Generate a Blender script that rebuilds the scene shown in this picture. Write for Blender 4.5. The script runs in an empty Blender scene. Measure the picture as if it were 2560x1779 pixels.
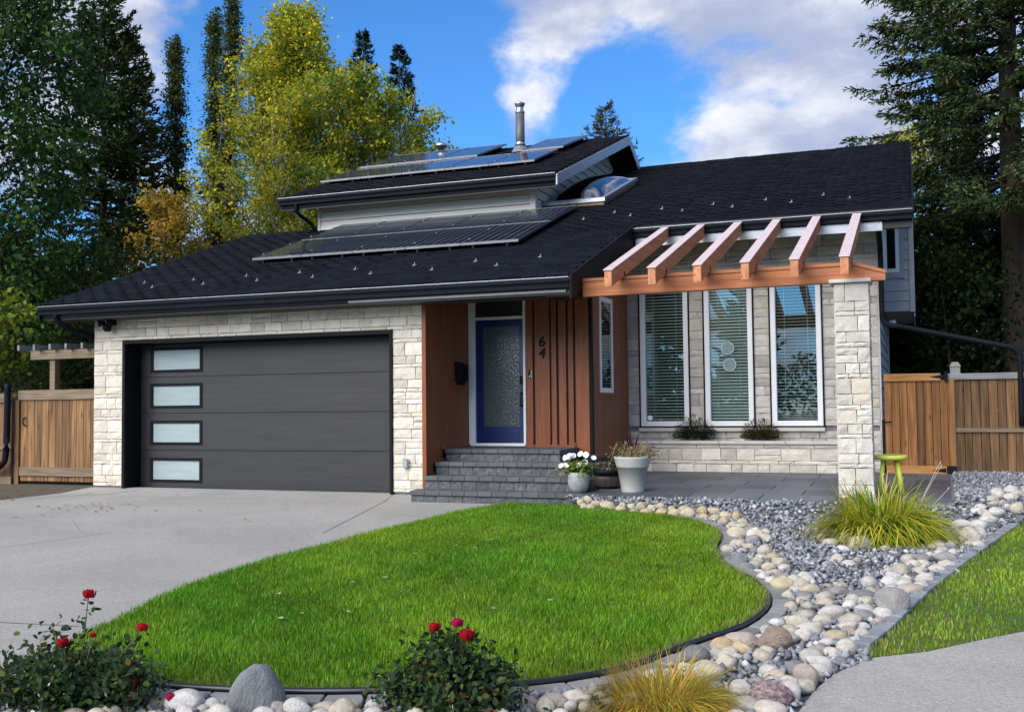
import bpy, bmesh, math, random
import numpy as np
from mathutils import Vector, Matrix

random.seed(7); rng = np.random.default_rng(7)
S = bpy.context.scene
COL = S.collection
R = math.radians

# ------------------------------------------------------------------ camera
cam_d = bpy.data.cameras.new('camera'); cam = bpy.data.objects.new('camera', cam_d); COL.objects.link(cam)
cam_d.sensor_width = 36.0; cam_d.lens = 2611.07 / 2560 * 36.0
cam_d.clip_start = 0.1; cam_d.clip_end = 2000
_p, _y, _r = -.0483326, .3682521, -.01039127
_B = Matrix(((1, 0, 0), (0, 0, -1), (0, 1, 0)))
_Ry = Matrix(((math.cos(_y), 0, math.sin(_y)), (0, 1, 0), (-math.sin(_y), 0, math.cos(_y))))
_Rx = Matrix(((1, 0, 0), (0, math.cos(_p), -math.sin(_p)), (0, math.sin(_p), math.cos(_p))))
_Rz = Matrix(((math.cos(_r), -math.sin(_r), 0), (math.sin(_r), math.cos(_r), 0), (0, 0, 1)))
_M = (_Rz @ _Rx @ _Ry @ _B).transposed()
_C = Matrix(((_M[0][0], -_M[0][1], -_M[0][2]), (_M[1][0], -_M[1][1], -_M[1][2]), (_M[2][0], -_M[2][1], -_M[2][2])))
cam.matrix_world = Matrix.Translation((0, 0, 1.26)) @ _C.to_4x4()
S.camera = cam

# ------------------------------------------------------------------ world, sun, exposure
SUN_EL, SUN_AZ = 37, 204          # azimuth: compass from +y clockwise; light comes from front left
W = bpy.data.worlds.new('World'); S.world = W; W.use_nodes = True
wn, wl = W.node_tree.nodes, W.node_tree.links
wn.clear()
def wnode(t, **k):
    n = wn.new(t)
    for a, b in k.items(): setattr(n, a, b)
    return n
wo = wnode('ShaderNodeOutputWorld'); bg = wnode('ShaderNodeBackground')
sky = wnode('ShaderNodeTexSky', sky_type='NISHITA', sun_disc=False)
sky.sun_elevation = R(SUN_EL); sky.sun_rotation = R(SUN_AZ); sky.altitude = 900; sky.air_density = 1.0; sky.dust_density = 0.25; sky.ozone_density = 3.0
wl.new(bg.outputs[0], wo.inputs[0])
SKY_K = 0.13
def wmath(op, a, b=None, c=None):
    n = wnode('ShaderNodeMath', operation=op)
    for i, v in enumerate((a, b, c)):
        if v is None: continue
        if isinstance(v, (int, float)): n.inputs[i].default_value = v
        else: wl.new(v, n.inputs[i])
    return n.outputs[0]
def wvec(op, a, b=None, s=None):
    n = wnode('ShaderNodeVectorMath', operation=op)
    for i, v in enumerate((a, b)):
        if v is None: continue
        if isinstance(v, tuple): n.inputs[i].default_value = v
        else: wl.new(v, n.inputs[i])
    if s is not None:
        if isinstance(s, (int, float)): n.inputs['Scale'].default_value = s
        else: wl.new(s, n.inputs['Scale'])
    return n.outputs['Value'] if op in ('DOT_PRODUCT', 'LENGTH') else n.outputs[0]
tc = wnode('ShaderNodeTexCoord')
D = wvec('NORMALIZE', tc.outputs['Generated'])
sx = wnode('ShaderNodeSeparateXYZ'); wl.new(D, sx.inputs[0])
den = wmath('ADD', wmath('MAXIMUM', sx.outputs[2], 0.0), 0.22)
P = wvec('MULTIPLY', wvec('SCALE', D, s=wmath('DIVIDE', 1.0, wmath('ADD', den, .75))), (1.0, 1.0, 1.7))
def wnoise(vec, scale, detail, rough, dist=0.0):
    n = wnode('ShaderNodeTexNoise', noise_dimensions='3D')
    n.inputs['Scale'].default_value = scale; n.inputs['Detail'].default_value = detail
    n.inputs['Roughness'].default_value = rough; n.inputs['Distortion'].default_value = dist
    wl.new(vec, n.inputs['Vector']); return n.outputs['Fac']
n1 = wnoise(P, 6.4, 14, .60, .15)
n2 = wnoise(wvec('ADD', P, (3.1, 1.7, 0.4)), 5.0, 8, .55)
# where the banks of cloud stand (unit directions, radius, weight)
BL = [((-.20, .91, .385), 13, .17), ((-.335, .885, .330), 6, .14), ((-.07, .93, .37), 11, .10), ((-.075, .968, .235), 7.0, .18), ((-.17, .95, .225), 4, .10), ((-.335, .905, .262), 2.6, .14),
      ((-.48, .80, .36), 13, -.42), ((-.42, .86, .27), 8, -.22), ((-.25, .925, .272), 6, -.26), ((-.13, .952, .285), 4.5, -.16), ((-.60, .72, .36), 7, .26)]
acc = wmath('ADD', wmath('MULTIPLY', n1, 1.3), -0.03)
for c, rad, w in BL:
    v = Vector(c).normalized()
    dp = wvec('DOT_PRODUCT', D, (v.x, v.y, v.z))
    m = wnode('ShaderNodeMapRange', interpolation_type='SMOOTHSTEP')
    wl.new(dp, m.inputs['Value']); m.inputs['From Min'].default_value = math.cos(R(rad)); m.inputs['From Max'].default_value = 1.0
    m.inputs['To Min'].default_value = 0; m.inputs['To Max'].default_value = w
    acc = wmath('ADD', acc, m.outputs[0])
cov = wnode('ShaderNodeMapRange', interpolation_type='SMOOTHERSTEP')
wl.new(acc, cov.inputs['Value']); cov.inputs['From Min'].default_value = .50; cov.inputs['From Max'].default_value = .80
shade = wnode('ShaderNodeMapRange', interpolation_type='SMOOTHSTEP')
wl.new(wmath('ADD', n2, wmath('MULTIPLY', n1, .55)), shade.inputs['Value']); shade.inputs['From Min'].default_value = .74; shade.inputs['From Max'].default_value = .96
ccol = wnode('ShaderNodeMix', data_type='RGBA'); wl.new(shade.outputs[0], ccol.inputs['Factor'])
ccol.inputs['A'].default_value = (.31, .345, .46, 1); ccol.inputs['B'].default_value = (.70, .69, .70, 1)
skyc = wvec('SCALE', sky.outputs[0], s=SKY_K)
# deeper blue than the bare model: the photograph's sky is strongly saturated
tint = wnode('ShaderNodeMix', data_type='RGBA', blend_type='MULTIPLY'); tint.inputs['Factor'].default_value = 1
wl.new(skyc, tint.inputs['A']); tint.inputs['B'].default_value = (.36, .74, 1.08, 1)
fin = wnode('ShaderNodeMix', data_type='RGBA')
wl.new(wmath('MULTIPLY', cov.outputs[0], .93), fin.inputs['Factor']); wl.new(tint.outputs['Result'], fin.inputs['A']); wl.new(ccol.outputs['Result'], fin.inputs['B'])
wl.new(fin.outputs['Result'], bg.inputs['Color']); bg.inputs['Strength'].default_value = 1.0

sd = bpy.data.lights.new('sun', 'SUN'); sun = bpy.data.objects.new('sun', sd); COL.objects.link(sun)
sd.energy = 3.8; sd.angle = R(58); sd.color = (1.0, .94, .85)
az, el = R(SUN_AZ), R(SUN_EL)
sdir = Vector((math.sin(az) * math.cos(el), math.cos(az) * math.cos(el), math.sin(el)))
sun.rotation_euler = sdir.to_track_quat('Z', 'Y').to_euler(); sun.location = sdir * 50

S.view_settings.view_transform = 'Standard'; S.view_settings.look = 'None'
S.view_settings.exposure = 0.62; S.view_settings.gamma = 1.0; S.view_settings.use_curve_mapping = False
S.render.engine = 'CYCLES'
S.cycles.use_denoising = True
S.cycles.max_bounces = 6; S.cycles.transparent_max_bounces = 8

# ------------------------------------------------------------------ materials
def _nt(name):
    m = bpy.data.materials.new(name); m.use_nodes = True
    nt = m.node_tree; return m, nt, nt.nodes['Principled BSDF']
def pm(name, c1, c2=None, scale=4.0, rough=.7, bump=0.0, bscale=None, metal=0.0, spec=.5, rand=0.0, stretch=(1, 1, 1), ramp=(.3, .7), detail=6, coat=0.0, palette=None, bdist=.02, speck=None):
    """procedural surface: two-tone noise, fine relief, optional per-object tone, optional per-object palette, optional speckle"""
    m, nt, b = _nt(name); N, L = nt.nodes, nt.links
    b.inputs['Roughness'].default_value = rough; b.inputs['Metallic'].default_value = metal
    b.inputs['Specular IOR Level'].default_value = spec; b.inputs['Coat Weight'].default_value = coat
    t = N.new('ShaderNodeTexCoord'); mp = N.new('ShaderNodeMapping'); mp.inputs['Scale'].default_value = stretch
    L.new(t.outputs['Object'], mp.inputs['Vector'])
    oi = N.new('ShaderNodeObjectInfo')
    off = N.new('ShaderNodeVectorMath'); off.operation = 'SCALE'; off.inputs[0].default_value = (37.1, 23.7, 51.3)
    L.new(oi.outputs['Random'], off.inputs['Scale']); L.new(off.outputs[0], mp.inputs['Location'])
    nz = N.new('ShaderNodeTexNoise'); nz.inputs['Scale'].default_value = scale; nz.inputs['Detail'].default_value = detail; nz.inputs['Roughness'].default_value = .62
    L.new(mp.outputs[0], nz.inputs['Vector'])
    rp = N.new('ShaderNodeValToRGB'); rp.color_ramp.elements[0].position = ramp[0]; rp.color_ramp.elements[1].position = ramp[1]
    c2 = c2 or c1
    rp.color_ramp.elements[0].color = (*c1, 1); rp.color_ramp.elements[1].color = (*c2, 1)
    L.new(nz.outputs['Fac'], rp.inputs[0])
    out = rp.outputs[0]
    if palette:
        pr = N.new('ShaderNodeValToRGB'); pr.color_ramp.interpolation = 'LINEAR'
        els = pr.color_ramp.elements
        for i, c in enumerate(palette):
            e = els[i] if i < 2 else els.new(i / (len(palette) - 1))
            e.position = i / (len(palette) - 1); e.color = (*c, 1)
        L.new(oi.outputs['Random'], pr.inputs[0])
        mx = N.new('ShaderNodeMix'); mx.data_type = 'RGBA'; mx.blend_type = 'MULTIPLY'; mx.inputs['Factor'].default_value = 1
        L.new(pr.outputs[0], mx.inputs['A']); L.new(out, mx.inputs['B']); out = mx.outputs['Result']
    if rand:
        h = N.new('ShaderNodeHueSaturation'); mr = N.new('ShaderNodeMapRange')
        w = N.new('ShaderNodeMath'); w.operation = 'FRACT'; w2 = N.new('ShaderNodeMath'); w2.operation = 'MULTIPLY'; w2.inputs[1].default_value = 17.13
        L.new(oi.outputs['Random'], w2.inputs[0]); L.new(w2.outputs[0], w.inputs[0])
        L.new(w.outputs[0], mr.inputs['Value']); mr.inputs['To Min'].default_value = 1 - rand; mr.inputs['To Max'].default_value = 1 + rand
        L.new(mr.outputs[0], h.inputs['Value']); L.new(out, h.inputs['Color']); out = h.outputs[0]
    if speck:
        sc, th, c = speck
        sn = N.new('ShaderNodeTexNoise'); sn.inputs['Scale'].default_value = sc; sn.inputs['Detail'].default_value = 2
        L.new(t.outputs['Object'], sn.inputs['Vector'])
        sm = N.new('ShaderNodeMapRange'); L.new(sn.outputs['Fac'], sm.inputs['Value']); sm.inputs['From Min'].default_value = th; sm.inputs['From Max'].default_value = th + .1; sm.inputs['To Max'].default_value = .7
        mx = N.new('ShaderNodeMix'); mx.data_type = 'RGBA'; L.new(sm.outputs[0], mx.inputs['Factor']); L.new(out, mx.inputs['A']); mx.inputs['B'].default_value = (*c, 1); out = mx.outputs['Result']
    L.new(out, b.inputs['Base Color'])
    if bump:
        bn = N.new('ShaderNodeTexNoise'); bn.inputs['Scale'].default_value = bscale or scale * 4; bn.inputs['Detail'].default_value = 8; bn.inputs['Roughness'].default_value = .65
        L.new(mp.outputs[0], bn.inputs['Vector'])
        bp = N.new('ShaderNodeBump'); bp.inputs['Strength'].default_value = bump; bp.inputs['Distance'].default_value = bdist
        L.new(bn.outputs['Fac'], bp.inputs['Height']); L.new(bp.outputs[0], b.inputs['Normal'])
    return m
def wood(name, c1, c2, dark, stretch, rough=.6, rand=.25, knots=.6, palette=None, grain=26):
    m, nt, b = _nt(name); N, L = nt.nodes, nt.links
    b.inputs['Roughness'].default_value = rough; b.inputs['Specular IOR Level'].default_value = .3
    t = N.new('ShaderNodeTexCoord'); mp = N.new('ShaderNodeMapping'); mp.inputs['Scale'].default_value = stretch
    oi = N.new('ShaderNodeObjectInfo'); off = N.new('ShaderNodeVectorMath'); off.operation = 'SCALE'; off.inputs[0].default_value = (11.3, 17.9, 7.7)
    L.new(t.outputs['Object'], mp.inputs['Vector']); L.new(oi.outputs['Random'], off.inputs['Scale']); L.new(off.outputs[0], mp.inputs['Location'])
    nz = N.new('ShaderNodeTexNoise'); nz.inputs['Scale'].default_value = grain; nz.inputs['Detail'].default_value = 5; nz.inputs['Distortion'].default_value = 1.2
    L.new(mp.outputs[0], nz.inputs['Vector'])
    rp = N.new('ShaderNodeValToRGB'); rp.color_ramp.elements[0].position = .32; rp.color_ramp.elements[1].position = .68
    rp.color_ramp.elements[0].color = (*c1, 1); rp.color_ramp.elements[1].color = (*c2, 1); L.new(nz.outputs['Fac'], rp.inputs[0])
    out = rp.outputs[0]
    if knots:
        mp2 = N.new('ShaderNodeMapping'); mp2.inputs['Scale'].default_value = tuple(max(.35, s) if s < 1 else 1 for s in stretch)
        L.new(t.outputs['Object'], mp2.inputs['Vector']); L.new(off.outputs[0], mp2.inputs['Location'])
        vo = N.new('ShaderNodeTexVoronoi'); vo.inputs['Scale'].default_value = 7.0; L.new(mp2.outputs[0], vo.inputs['Vector'])
        mr = N.new('ShaderNodeMapRange'); L.new(vo.outputs['Distance'], mr.inputs['Value']); mr.inputs['From Min'].default_value = .04; mr.inputs['From Max'].default_value = .17
        mr.inputs['To Min'].default_value = knots; mr.inputs['To Max'].default_value = 0
        mx = N.new('ShaderNodeMix'); mx.data_type = 'RGBA'; L.new(mr.outputs[0], mx.inputs['Factor']); L.new(out, mx.inputs['A']); mx.inputs['B'].default_value = (*dark, 1); out = mx.outputs['Result']
    h = N.new('ShaderNodeHueSaturation'); mr = N.new('ShaderNodeMapRange'); L.new(oi.outputs['Random'], mr.inputs['Value'])
    mr.inputs['To Min'].default_value = 1 - rand; mr.inputs['To Max'].default_value = 1 + rand
    L.new(mr.outputs[0], h.inputs['Value']); L.new(out, h.inputs['Color']); L.new(h.outputs[0], b.inputs['Base Color'])
    bp = N.new('ShaderNodeBump'); bp.inputs['Strength'].default_value = .25; bp.inputs['Distance'].default_value = .004
    L.new(nz.outputs['Fac'], bp.inputs['Height']); L.new(bp.outputs[0], b.inputs['Normal'])
    return m
def leafmat(name, transl=.35, rough=.5, spec=.3, attr='col'):
    m, nt, b = _nt(name); N, L = nt.nodes, nt.links
    a = N.new('ShaderNodeAttribute'); a.attribute_name = attr
    L.new(a.outputs['Color'], b.inputs['Base Color']); b.inputs['Roughness'].default_value = rough; b.inputs['Specular IOR Level'].default_value = spec
    if transl:
        tr = N.new('ShaderNodeBsdfTranslucent'); L.new(a.outputs['Color'], tr.inputs['Color'])
        mx = N.new('ShaderNodeMixShader'); mx.inputs[0].default_value = transl
        L.new(b.outputs[0], mx.inputs[1]); L.new(tr.outputs[0], mx.inputs[2]); L.new(mx.outputs[0], N['Material Output'].inputs[0])
    return m
def glassmat(name, bias=.06, tintc=(.75, .9, .88), rough=0.0, bumps=0.0):
    m, nt, b = _nt(name); N, L = nt.nodes, nt.links
    N.remove(b)
    g = N.new('ShaderNodeBsdfGlossy'); g.inputs['Roughness'].default_value = rough; g.inputs['Color'].default_value = (1, 1, 1, 1)
    t = N.new('ShaderNodeBsdfTransparent'); t.inputs[0].default_value = (*tintc, 1)
    f = N.new('ShaderNodeFresnel'); f.inputs[0].default_value = 1.5
    ad = N.new('ShaderNodeMath'); ad.operation = 'ADD'; ad.inputs[1].default_value = bias; ad.use_clamp = True; L.new(f.outputs[0], ad.inputs[0])
    mx = N.new('ShaderNodeMixShader'); L.new(ad.outputs[0], mx.inputs[0]); L.new(t.outputs[0], mx.inputs[1]); L.new(g.outputs[0], mx.inputs[2]); L.new(mx.outputs[0], N['Material Output'].inputs[0])
    if bumps:
        tc_ = N.new('ShaderNodeTexCoord'); nz = N.new('ShaderNodeTexNoise'); nz.inputs['Scale'].default_value = 1.6; nz.inputs['Detail'].default_value = 1
        L.new(tc_.outputs['Object'], nz.inputs['Vector'])
        bp = N.new('ShaderNodeBump'); bp.inputs['Strength'].default_value = bumps; bp.inputs['Distance'].default_value = .02; L.new(nz.outputs['Fac'], bp.inputs['Height'])
        L.new(bp.outputs[0], g.inputs['Normal'])
    return m

STONE_PAL = [(.53, .495, .44), (.61, .575, .52), (.48, .45, .41), (.66, .63, .575), (.57, .515, .425), (.45, .425, .39), (.63, .595, .54), (.54, .515, .475), (.67, .64, .59)]
M = {}
M['stone'] = pm('ledge_stone', (.74, .73, .72), (1.12, 1.1, 1.06), scale=5, rough=.85, bump=.9, bscale=16, palette=STONE_PAL, bdist=.02, ramp=(.3, .72), detail=9, spec=.2)
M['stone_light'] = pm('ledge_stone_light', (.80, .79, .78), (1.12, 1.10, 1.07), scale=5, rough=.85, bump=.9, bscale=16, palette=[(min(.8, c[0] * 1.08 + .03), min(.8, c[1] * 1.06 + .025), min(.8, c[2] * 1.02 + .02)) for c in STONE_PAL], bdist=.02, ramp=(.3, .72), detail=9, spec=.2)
M['mortar_lap_shadow'] = pm('mortar_lap_shadow', (.16, .15, .14), (.24, .23, .22), scale=12, rough=.95)  # masonry joints; behind the siding gaps it stands in for lap shadow
M['cap'] = pm('sill_stone', (.48, .45, .41), (.60, .57, .52), scale=8, rough=.8, bump=.2)
M['black'] = pm('black_paint', (.005, .0055, .007), (.008, .009, .011), scale=6, rough=.55, spec=.12)
M['soffit'] = pm('soffit', (.012, .011, .011), (.018, .017, .017), scale=6, rough=.6)
M['gutter'] = pm('gutter_metal', (.006, .007, .011), (.010, .011, .016), scale=3, rough=.6, spec=.10, stretch=(1, 6, 6))
M['alum'] = pm('grey_metal', (.30, .31, .33), (.40, .41, .43), scale=5, rough=.35, metal=.6)
M['alum_dark'] = pm('dark_metal', (.10, .105, .115), (.14, .145, .155), scale=5, rough=.4, metal=.4)
M['rake'] = pm('rake_trim', (.24, .27, .32), (.30, .33, .38), scale=5, rough=.4, metal=.3)
M['door_dark'] = pm('charcoal_door', (.011, .011, .0125), (.022, .022, .0235), scale=1.1, rough=.5, bump=.12, bscale=60, stretch=(1, 1, 14), bdist=.003)
M['frost'] = pm('frosted_glass', (.27, .335, .345), (.33, .395, .40), scale=2, rough=.3, spec=.3, stretch=(1, 1, 8))
M['cedar'] = wood('cedar_cladding', (.185, .052, .018), (.265, .086, .033), (.13, .045, .02), (1, 1, .06), knots=0, rand=.10, rough=.45)
M['cedar_y'] = wood('cedar_beam', (.25, .078, .028), (.45, .170, .070), (.2, .07, .03), (.05, 1, 1), knots=0, rand=.04, rough=.55, grain=11)
M['rafter'] = wood('rafter_wood', (.34, .125, .055), (.54, .24, .12), (.17, .06, .025), (1, .06, 1), knots=.75, rand=.16, grain=13)
M['rafter_cap'] = pm('rafter_flashing', (.52, .40, .39), (.62, .50, .49), scale=9, rough=.42, spec=.5)
M['blue'] = pm('blue_door', (.0025, .012, .085), (.004, .017, .112), scale=2, rough=.30, spec=.5)
M['white'] = pm('white_vinyl', (.78, .78, .79), (.84, .84, .85), scale=3, rough=.4)
M['siding'] = pm('light_siding', (.65, .605, .55), (.71, .665, .61), scale=3, rough=.65, bump=.15, bscale=30, rand=.04, stretch=(1, 1, 7), bdist=.004)
M['siding_grey'] = pm('grey_siding', (.32, .32, .33), (.39, .39, .40), scale=3, rough=.65, bump=.1, bscale=30, rand=.04, bdist=.004)
M['shingle'] = pm('shingle', (.0028, .0040, .0080), (.0062, .0085, .0155), scale=9, rough=.85, bump=.5, bscale=90, rand=.28, bdist=.004, spec=.12)
M['glass'] = glassmat('window_glass', .07, (.88, .94, .92), 0.0, .03)
M['dome'] = glassmat('skylight_dome', .22, (.10, .11, .13), .03)
M['cell'] = pm('solar_cell', (.006, .009, .022), (.010, .014, .032), scale=1.5, rough=.09, spec=.28, coat=0)
M['busbar'] = pm('busbar', (.26, .275, .30), (.32, .335, .36), scale=3, rough=.3)
M['slat'] = pm('blind_slat', (.80, .84, .82), (.86, .90, .88), scale=3, rough=.5)
M['room'] = pm('dark_room', (.012, .016, .020), (.020, .026, .030), scale=.7, rough=.9)  # near-black panels behind glass: the unlit interior is put into their colour
M['room_blue'] = pm('room_curtain', (.05, .10, .16), (.09, .16, .24), scale=1.5, rough=.9)
def concrete(name, base):
    m, nt, b = _nt(name); N, L = nt.nodes, nt.links
    t = N.new('ShaderNodeTexCoord')
    def noise(sc, det, rough=.6, dist=0):
        n = N.new('ShaderNodeTexNoise'); n.inputs['Scale'].default_value = sc; n.inputs['Detail'].default_value = det; n.inputs['Roughness'].default_value = rough; n.inputs['Distortion'].default_value = dist
        L.new(t.outputs['Object'], n.inputs['Vector']); return n.outputs['Fac']
    def mr(v, a, b_, c, d):
        r = N.new('ShaderNodeMapRange'); L.new(v, r.inputs['Value']); r.inputs['From Min'].default_value = a; r.inputs['From Max'].default_value = b_; r.inputs['To Min'].default_value = c; r.inputs['To Max'].default_value = d; return r.outputs[0]
    def mul(a, b_):
        k = N.new('ShaderNodeMath'); k.operation = 'MULTIPLY'; L.new(a, k.inputs[0]); L.new(b_, k.inputs[1]); return k.outputs[0]
    v = mul(mr(noise(34, 6, .8), .3, .7, .72, 1.22), mr(noise(110, 2), .35, .65, .80, 1.16))        # aggregate grain
    v = mul(v, mr(noise(.55, 5, .55, .6), .3, .7, .86, 1.10))                                          # damp and dusty areas
    v = mul(v, mr(noise(2.3, 8, .7, 1.5), .60, .74, 1.0, .80))                                         # stains
    v = mul(v, mr(noise(1.3, 10, .75, 2.0), .66, .80, 1.0, 1.22))                                      # pale scuffs
    vo = N.new('ShaderNodeTexVoronoi'); vo.feature = 'DISTANCE_TO_EDGE'; vo.inputs['Scale'].default_value = .33
    wv = N.new('ShaderNodeVectorMath'); wv.operation = 'ADD'; L.new(t.outputs['Object'], wv.inputs[0])
    nn = N.new('ShaderNodeTexNoise'); nn.inputs['Scale'].default_value = 1.4; nn.inputs['Detail'].default_value = 8; L.new(t.outputs['Object'], nn.inputs['Vector'])
    sc_ = N.new('ShaderNodeVectorMath'); sc_.operation = 'SCALE'; sc_.inputs['Scale'].default_value = 1.1; L.new(nn.outputs['Color'], sc_.inputs[0]); L.new(sc_.outputs[0], wv.inputs[1]); L.new(wv.outputs[0], vo.inputs['Vector'])
    v = mul(v, mr(vo.outputs['Distance'], .0, .004, .84, 1.0))                                         # hairline cracks
    c = N.new('ShaderNodeVectorMath'); c.operation = 'SCALE'; c.inputs[0].default_value = base; L.new(v, c.inputs['Scale']); L.new(c.outputs[0], b.inputs['Base Color'])
    b.inputs['Roughness'].default_value = .92; b.inputs['Specular IOR Level'].default_value = .12
    bp = N.new('ShaderNodeBump'); bp.inputs['Strength'].default_value = .6; bp.inputs['Distance'].default_value = .008; L.new(noise(70, 8, .7), bp.inputs['Height']); L.new(bp.outputs[0], b.inputs['Normal'])
    return m
M['concrete'] = concrete('driveway_concrete', (.325, .313, .290))
M['walk'] = concrete('sidewalk_concrete', (.345, .331, .303))
M['soil'] = pm('soil', (.055, .045, .030), (.10, .082, .055), scale=9, rough=.95, bump=.6)
M['turf'] = pm('turf_base', (.045, .075, .012), (.085, .12, .022), scale=14, rough=.95, bump=.5)
M['ground'] = pm('ground', (.045, .05, .025), (.09, .08, .045), scale=.8, rough=.95, bump=.4)
M['bed'] = pm('gravel_base', (.10, .105, .115), (.20, .21, .225), scale=30, rough=.95, bump=1.0, bscale=60)
M['paver'] = pm('slate_paver', (.060, .068, .085), (.088, .098, .118), scale=1.6, rough=.52, bump=.15, bscale=60, rand=.32, stretch=(.3, 2.2, 1), bdist=.004)
M['step'] = pm('step_cap', (.062, .067, .075), (.095, .101, .110), scale=6, rough=.8, bump=.35, bscale=70, rand=.18, bdist=.006)
M['block'] = pm('split_block', (.050, .055, .060), (.140, .148, .155), scale=14, rough=.9, bump=1.0, bscale=28, rand=.18, bdist=.02)
M['edger'] = pm('edger_paver', (.15, .15, .148), (.23, .228, .222), scale=6, rough=.85, bump=.3, bscale=60, rand=.24, bdist=.005)
M['edger_blue'] = pm('edger_grey', (.165, .18, .195), (.25, .265, .28), scale=6, rough=.85, bump=.3, bscale=60, rand=.2, bdist=.005)
M['poly'] = pm('black_edging', (.010, .011, .014), (.016, .017, .021), scale=6, rough=.32)
M['fence_old'] = wood('weathered_fence', (.085, .038, .013), (.27, .150, .062), (.035, .016, .007), (1, 1, .045), rand=.42, knots=.8, grain=17)
M['fence_new'] = wood('orange_fence', (.115, .044, .011), (.31, .140, .042), (.04, .015, .006), (1, 1, .045), rand=.42, knots=.8, grain=15)
M['rail_old'] = wood('weathered_rail', (.13, .095, .06), (.25, .19, .125), (.08, .05, .03), (.06, 1, 1), rand=.15, knots=.5)
M['rail_new'] = wood('orange_rail', (.30, .13, .035), (.44, .22, .075), (.12, .045, .014), (.06, 1, 1), rand=.10, knots=.6)
M['rail_grey'] = wood('grey_rail', (.15, .15, .145), (.27, .27, .26), (.07, .065, .06), (.06, 1, 1), rand=.12, knots=.6)
M['bark'] = pm('bark', (.035, .026, .019), (.105, .080, .058), scale=9, rough=.95, bump=1.0, bscale=22, stretch=(1, 1, .25), bdist=.03)
M['bark_pale'] = pm('bark_pale', (.19, .175, .15), (.34, .315, .28), scale=9, rough=.95, bump=.8, bscale=22, stretch=(1, 1, .3), bdist=.02)
M['bark_dark'] = pm('bark_dark', (.014, .011, .009), (.035, .028, .022), scale=9, rough=.95, bump=.8, bscale=22, stretch=(1, 1, .3))
M['leaf'] = leafmat('leaf', .38, .55, .12)
M['needle'] = leafmat('needle', .10, .7, .06)
M['grass'] = leafmat('grass_blade', .42, .5, .15)
M['petal'] = leafmat('petal', .25, .5, .3)
M['gravel'] = leafmat('gravel_stone', 0, .85, .3)
M['pot_grey'] = pm('pot_grey', (.20, .21, .20), (.33, .345, .335), scale=14, rough=.75, bump=.5, bscale=40, bdist=.008)
M['pot_pale'] = pm('pot_pale', (.36, .36, .325), (.48, .48, .44), scale=5, rough=.7, bump=.2, bscale=50, bdist=.004)
M['barrel'] = wood('barrel_plastic', (.030, .024, .020), (.075, .062, .052), (.02, .016, .013), (1, 1, .08), knots=0, rand=.05, rough=.5)
M['lime'] = pm('lime_plastic', (.58, .64, .08), (.64, .70, .10), scale=3, rough=.42)
M['lime_top'] = pm('seat_top', (.22, .32, .24), (.28, .38, .28), scale=3, rough=.3)
M['steel'] = pm('steel', (.45, .46, .48), (.55, .56, .58), scale=5, rough=.3, metal=.9)
M['chim'] = pm('flue_pipe', (.075, .078, .082), (.11, .113, .118), scale=4, rough=.5, metal=.2)
M['guard'] = pm('snow_guard', (.15, .147, .142), (.21, .205, .20), scale=8, rough=.55, metal=.2)
M['curb'] = pm('skylight_curb', (.16, .095, .045), (.24, .15, .075), scale=6, rough=.6)
M['disc'] = pm('decal', (.13, .20, .20), (.26, .34, .34), scale=45, rough=.4)
M['disc_rim'] = pm('decal_rim', (.34, .44, .44), (.40, .50, .50), scale=20, rough=.4)
M['boulder_grey'] = pm('grey_boulder', (.085, .092, .098), (.235, .25, .26), scale=7, rough=.88, bump=1.0, bscale=11, bdist=.06, detail=12, stretch=(1, 1, .45))
ROCKP = {
 'cream': [(.47, .425, .345), (.58, .54, .47), (.51, .45, .35), (.61, .58, .53), (.42, .385, .325), (.55, .50, .415)],
 'yellow': [(.50, .42, .27), (.56, .51, .39), (.46, .36, .21), (.53, .47, .34), (.41, .34, .22), (.58, .54, .45)],
 'grey': [(.17, .175, .19), (.26, .26, .265), (.20, .21, .235), (.31, .30, .29), (.24, .22, .20), (.34, .34, .345)],
 'pink': [(.42, .35, .30), (.47, .40, .35), (.40, .345, .32), (.50, .43, .37), (.37, .32, .29), (.46, .40, .36)],
 'white': [(.52, .505, .48), (.60, .585, .565), (.49, .47, .44), (.64, .63, .61), (.56, .53, .48), (.54, .545, .55)]}
for k, p in ROCKP.items():
    M['rock_' + k] = pm('river_rock_' + k, (.60, .58, .57), (1.16, 1.14, 1.10), scale=1.9, rough=.62, bump=.5, bscale=7, palette=p, bdist=.06, detail=12, ramp=(.25, .75), spec=.3)
M['rock_speck'] = pm('speckled_rock', (.12, .07, .075), (.38, .29, .28), scale=3.2, rough=.75, bump=.6, bscale=6, detail=12, ramp=(.40, .60), bdist=.06)
M['rock_pinkb'] = pm('pink_boulder', (.24, .165, .13), (.45, .35, .28), scale=2.4, rough=.8, bump=.8, bscale=5, detail=12, bdist=.08)

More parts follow.
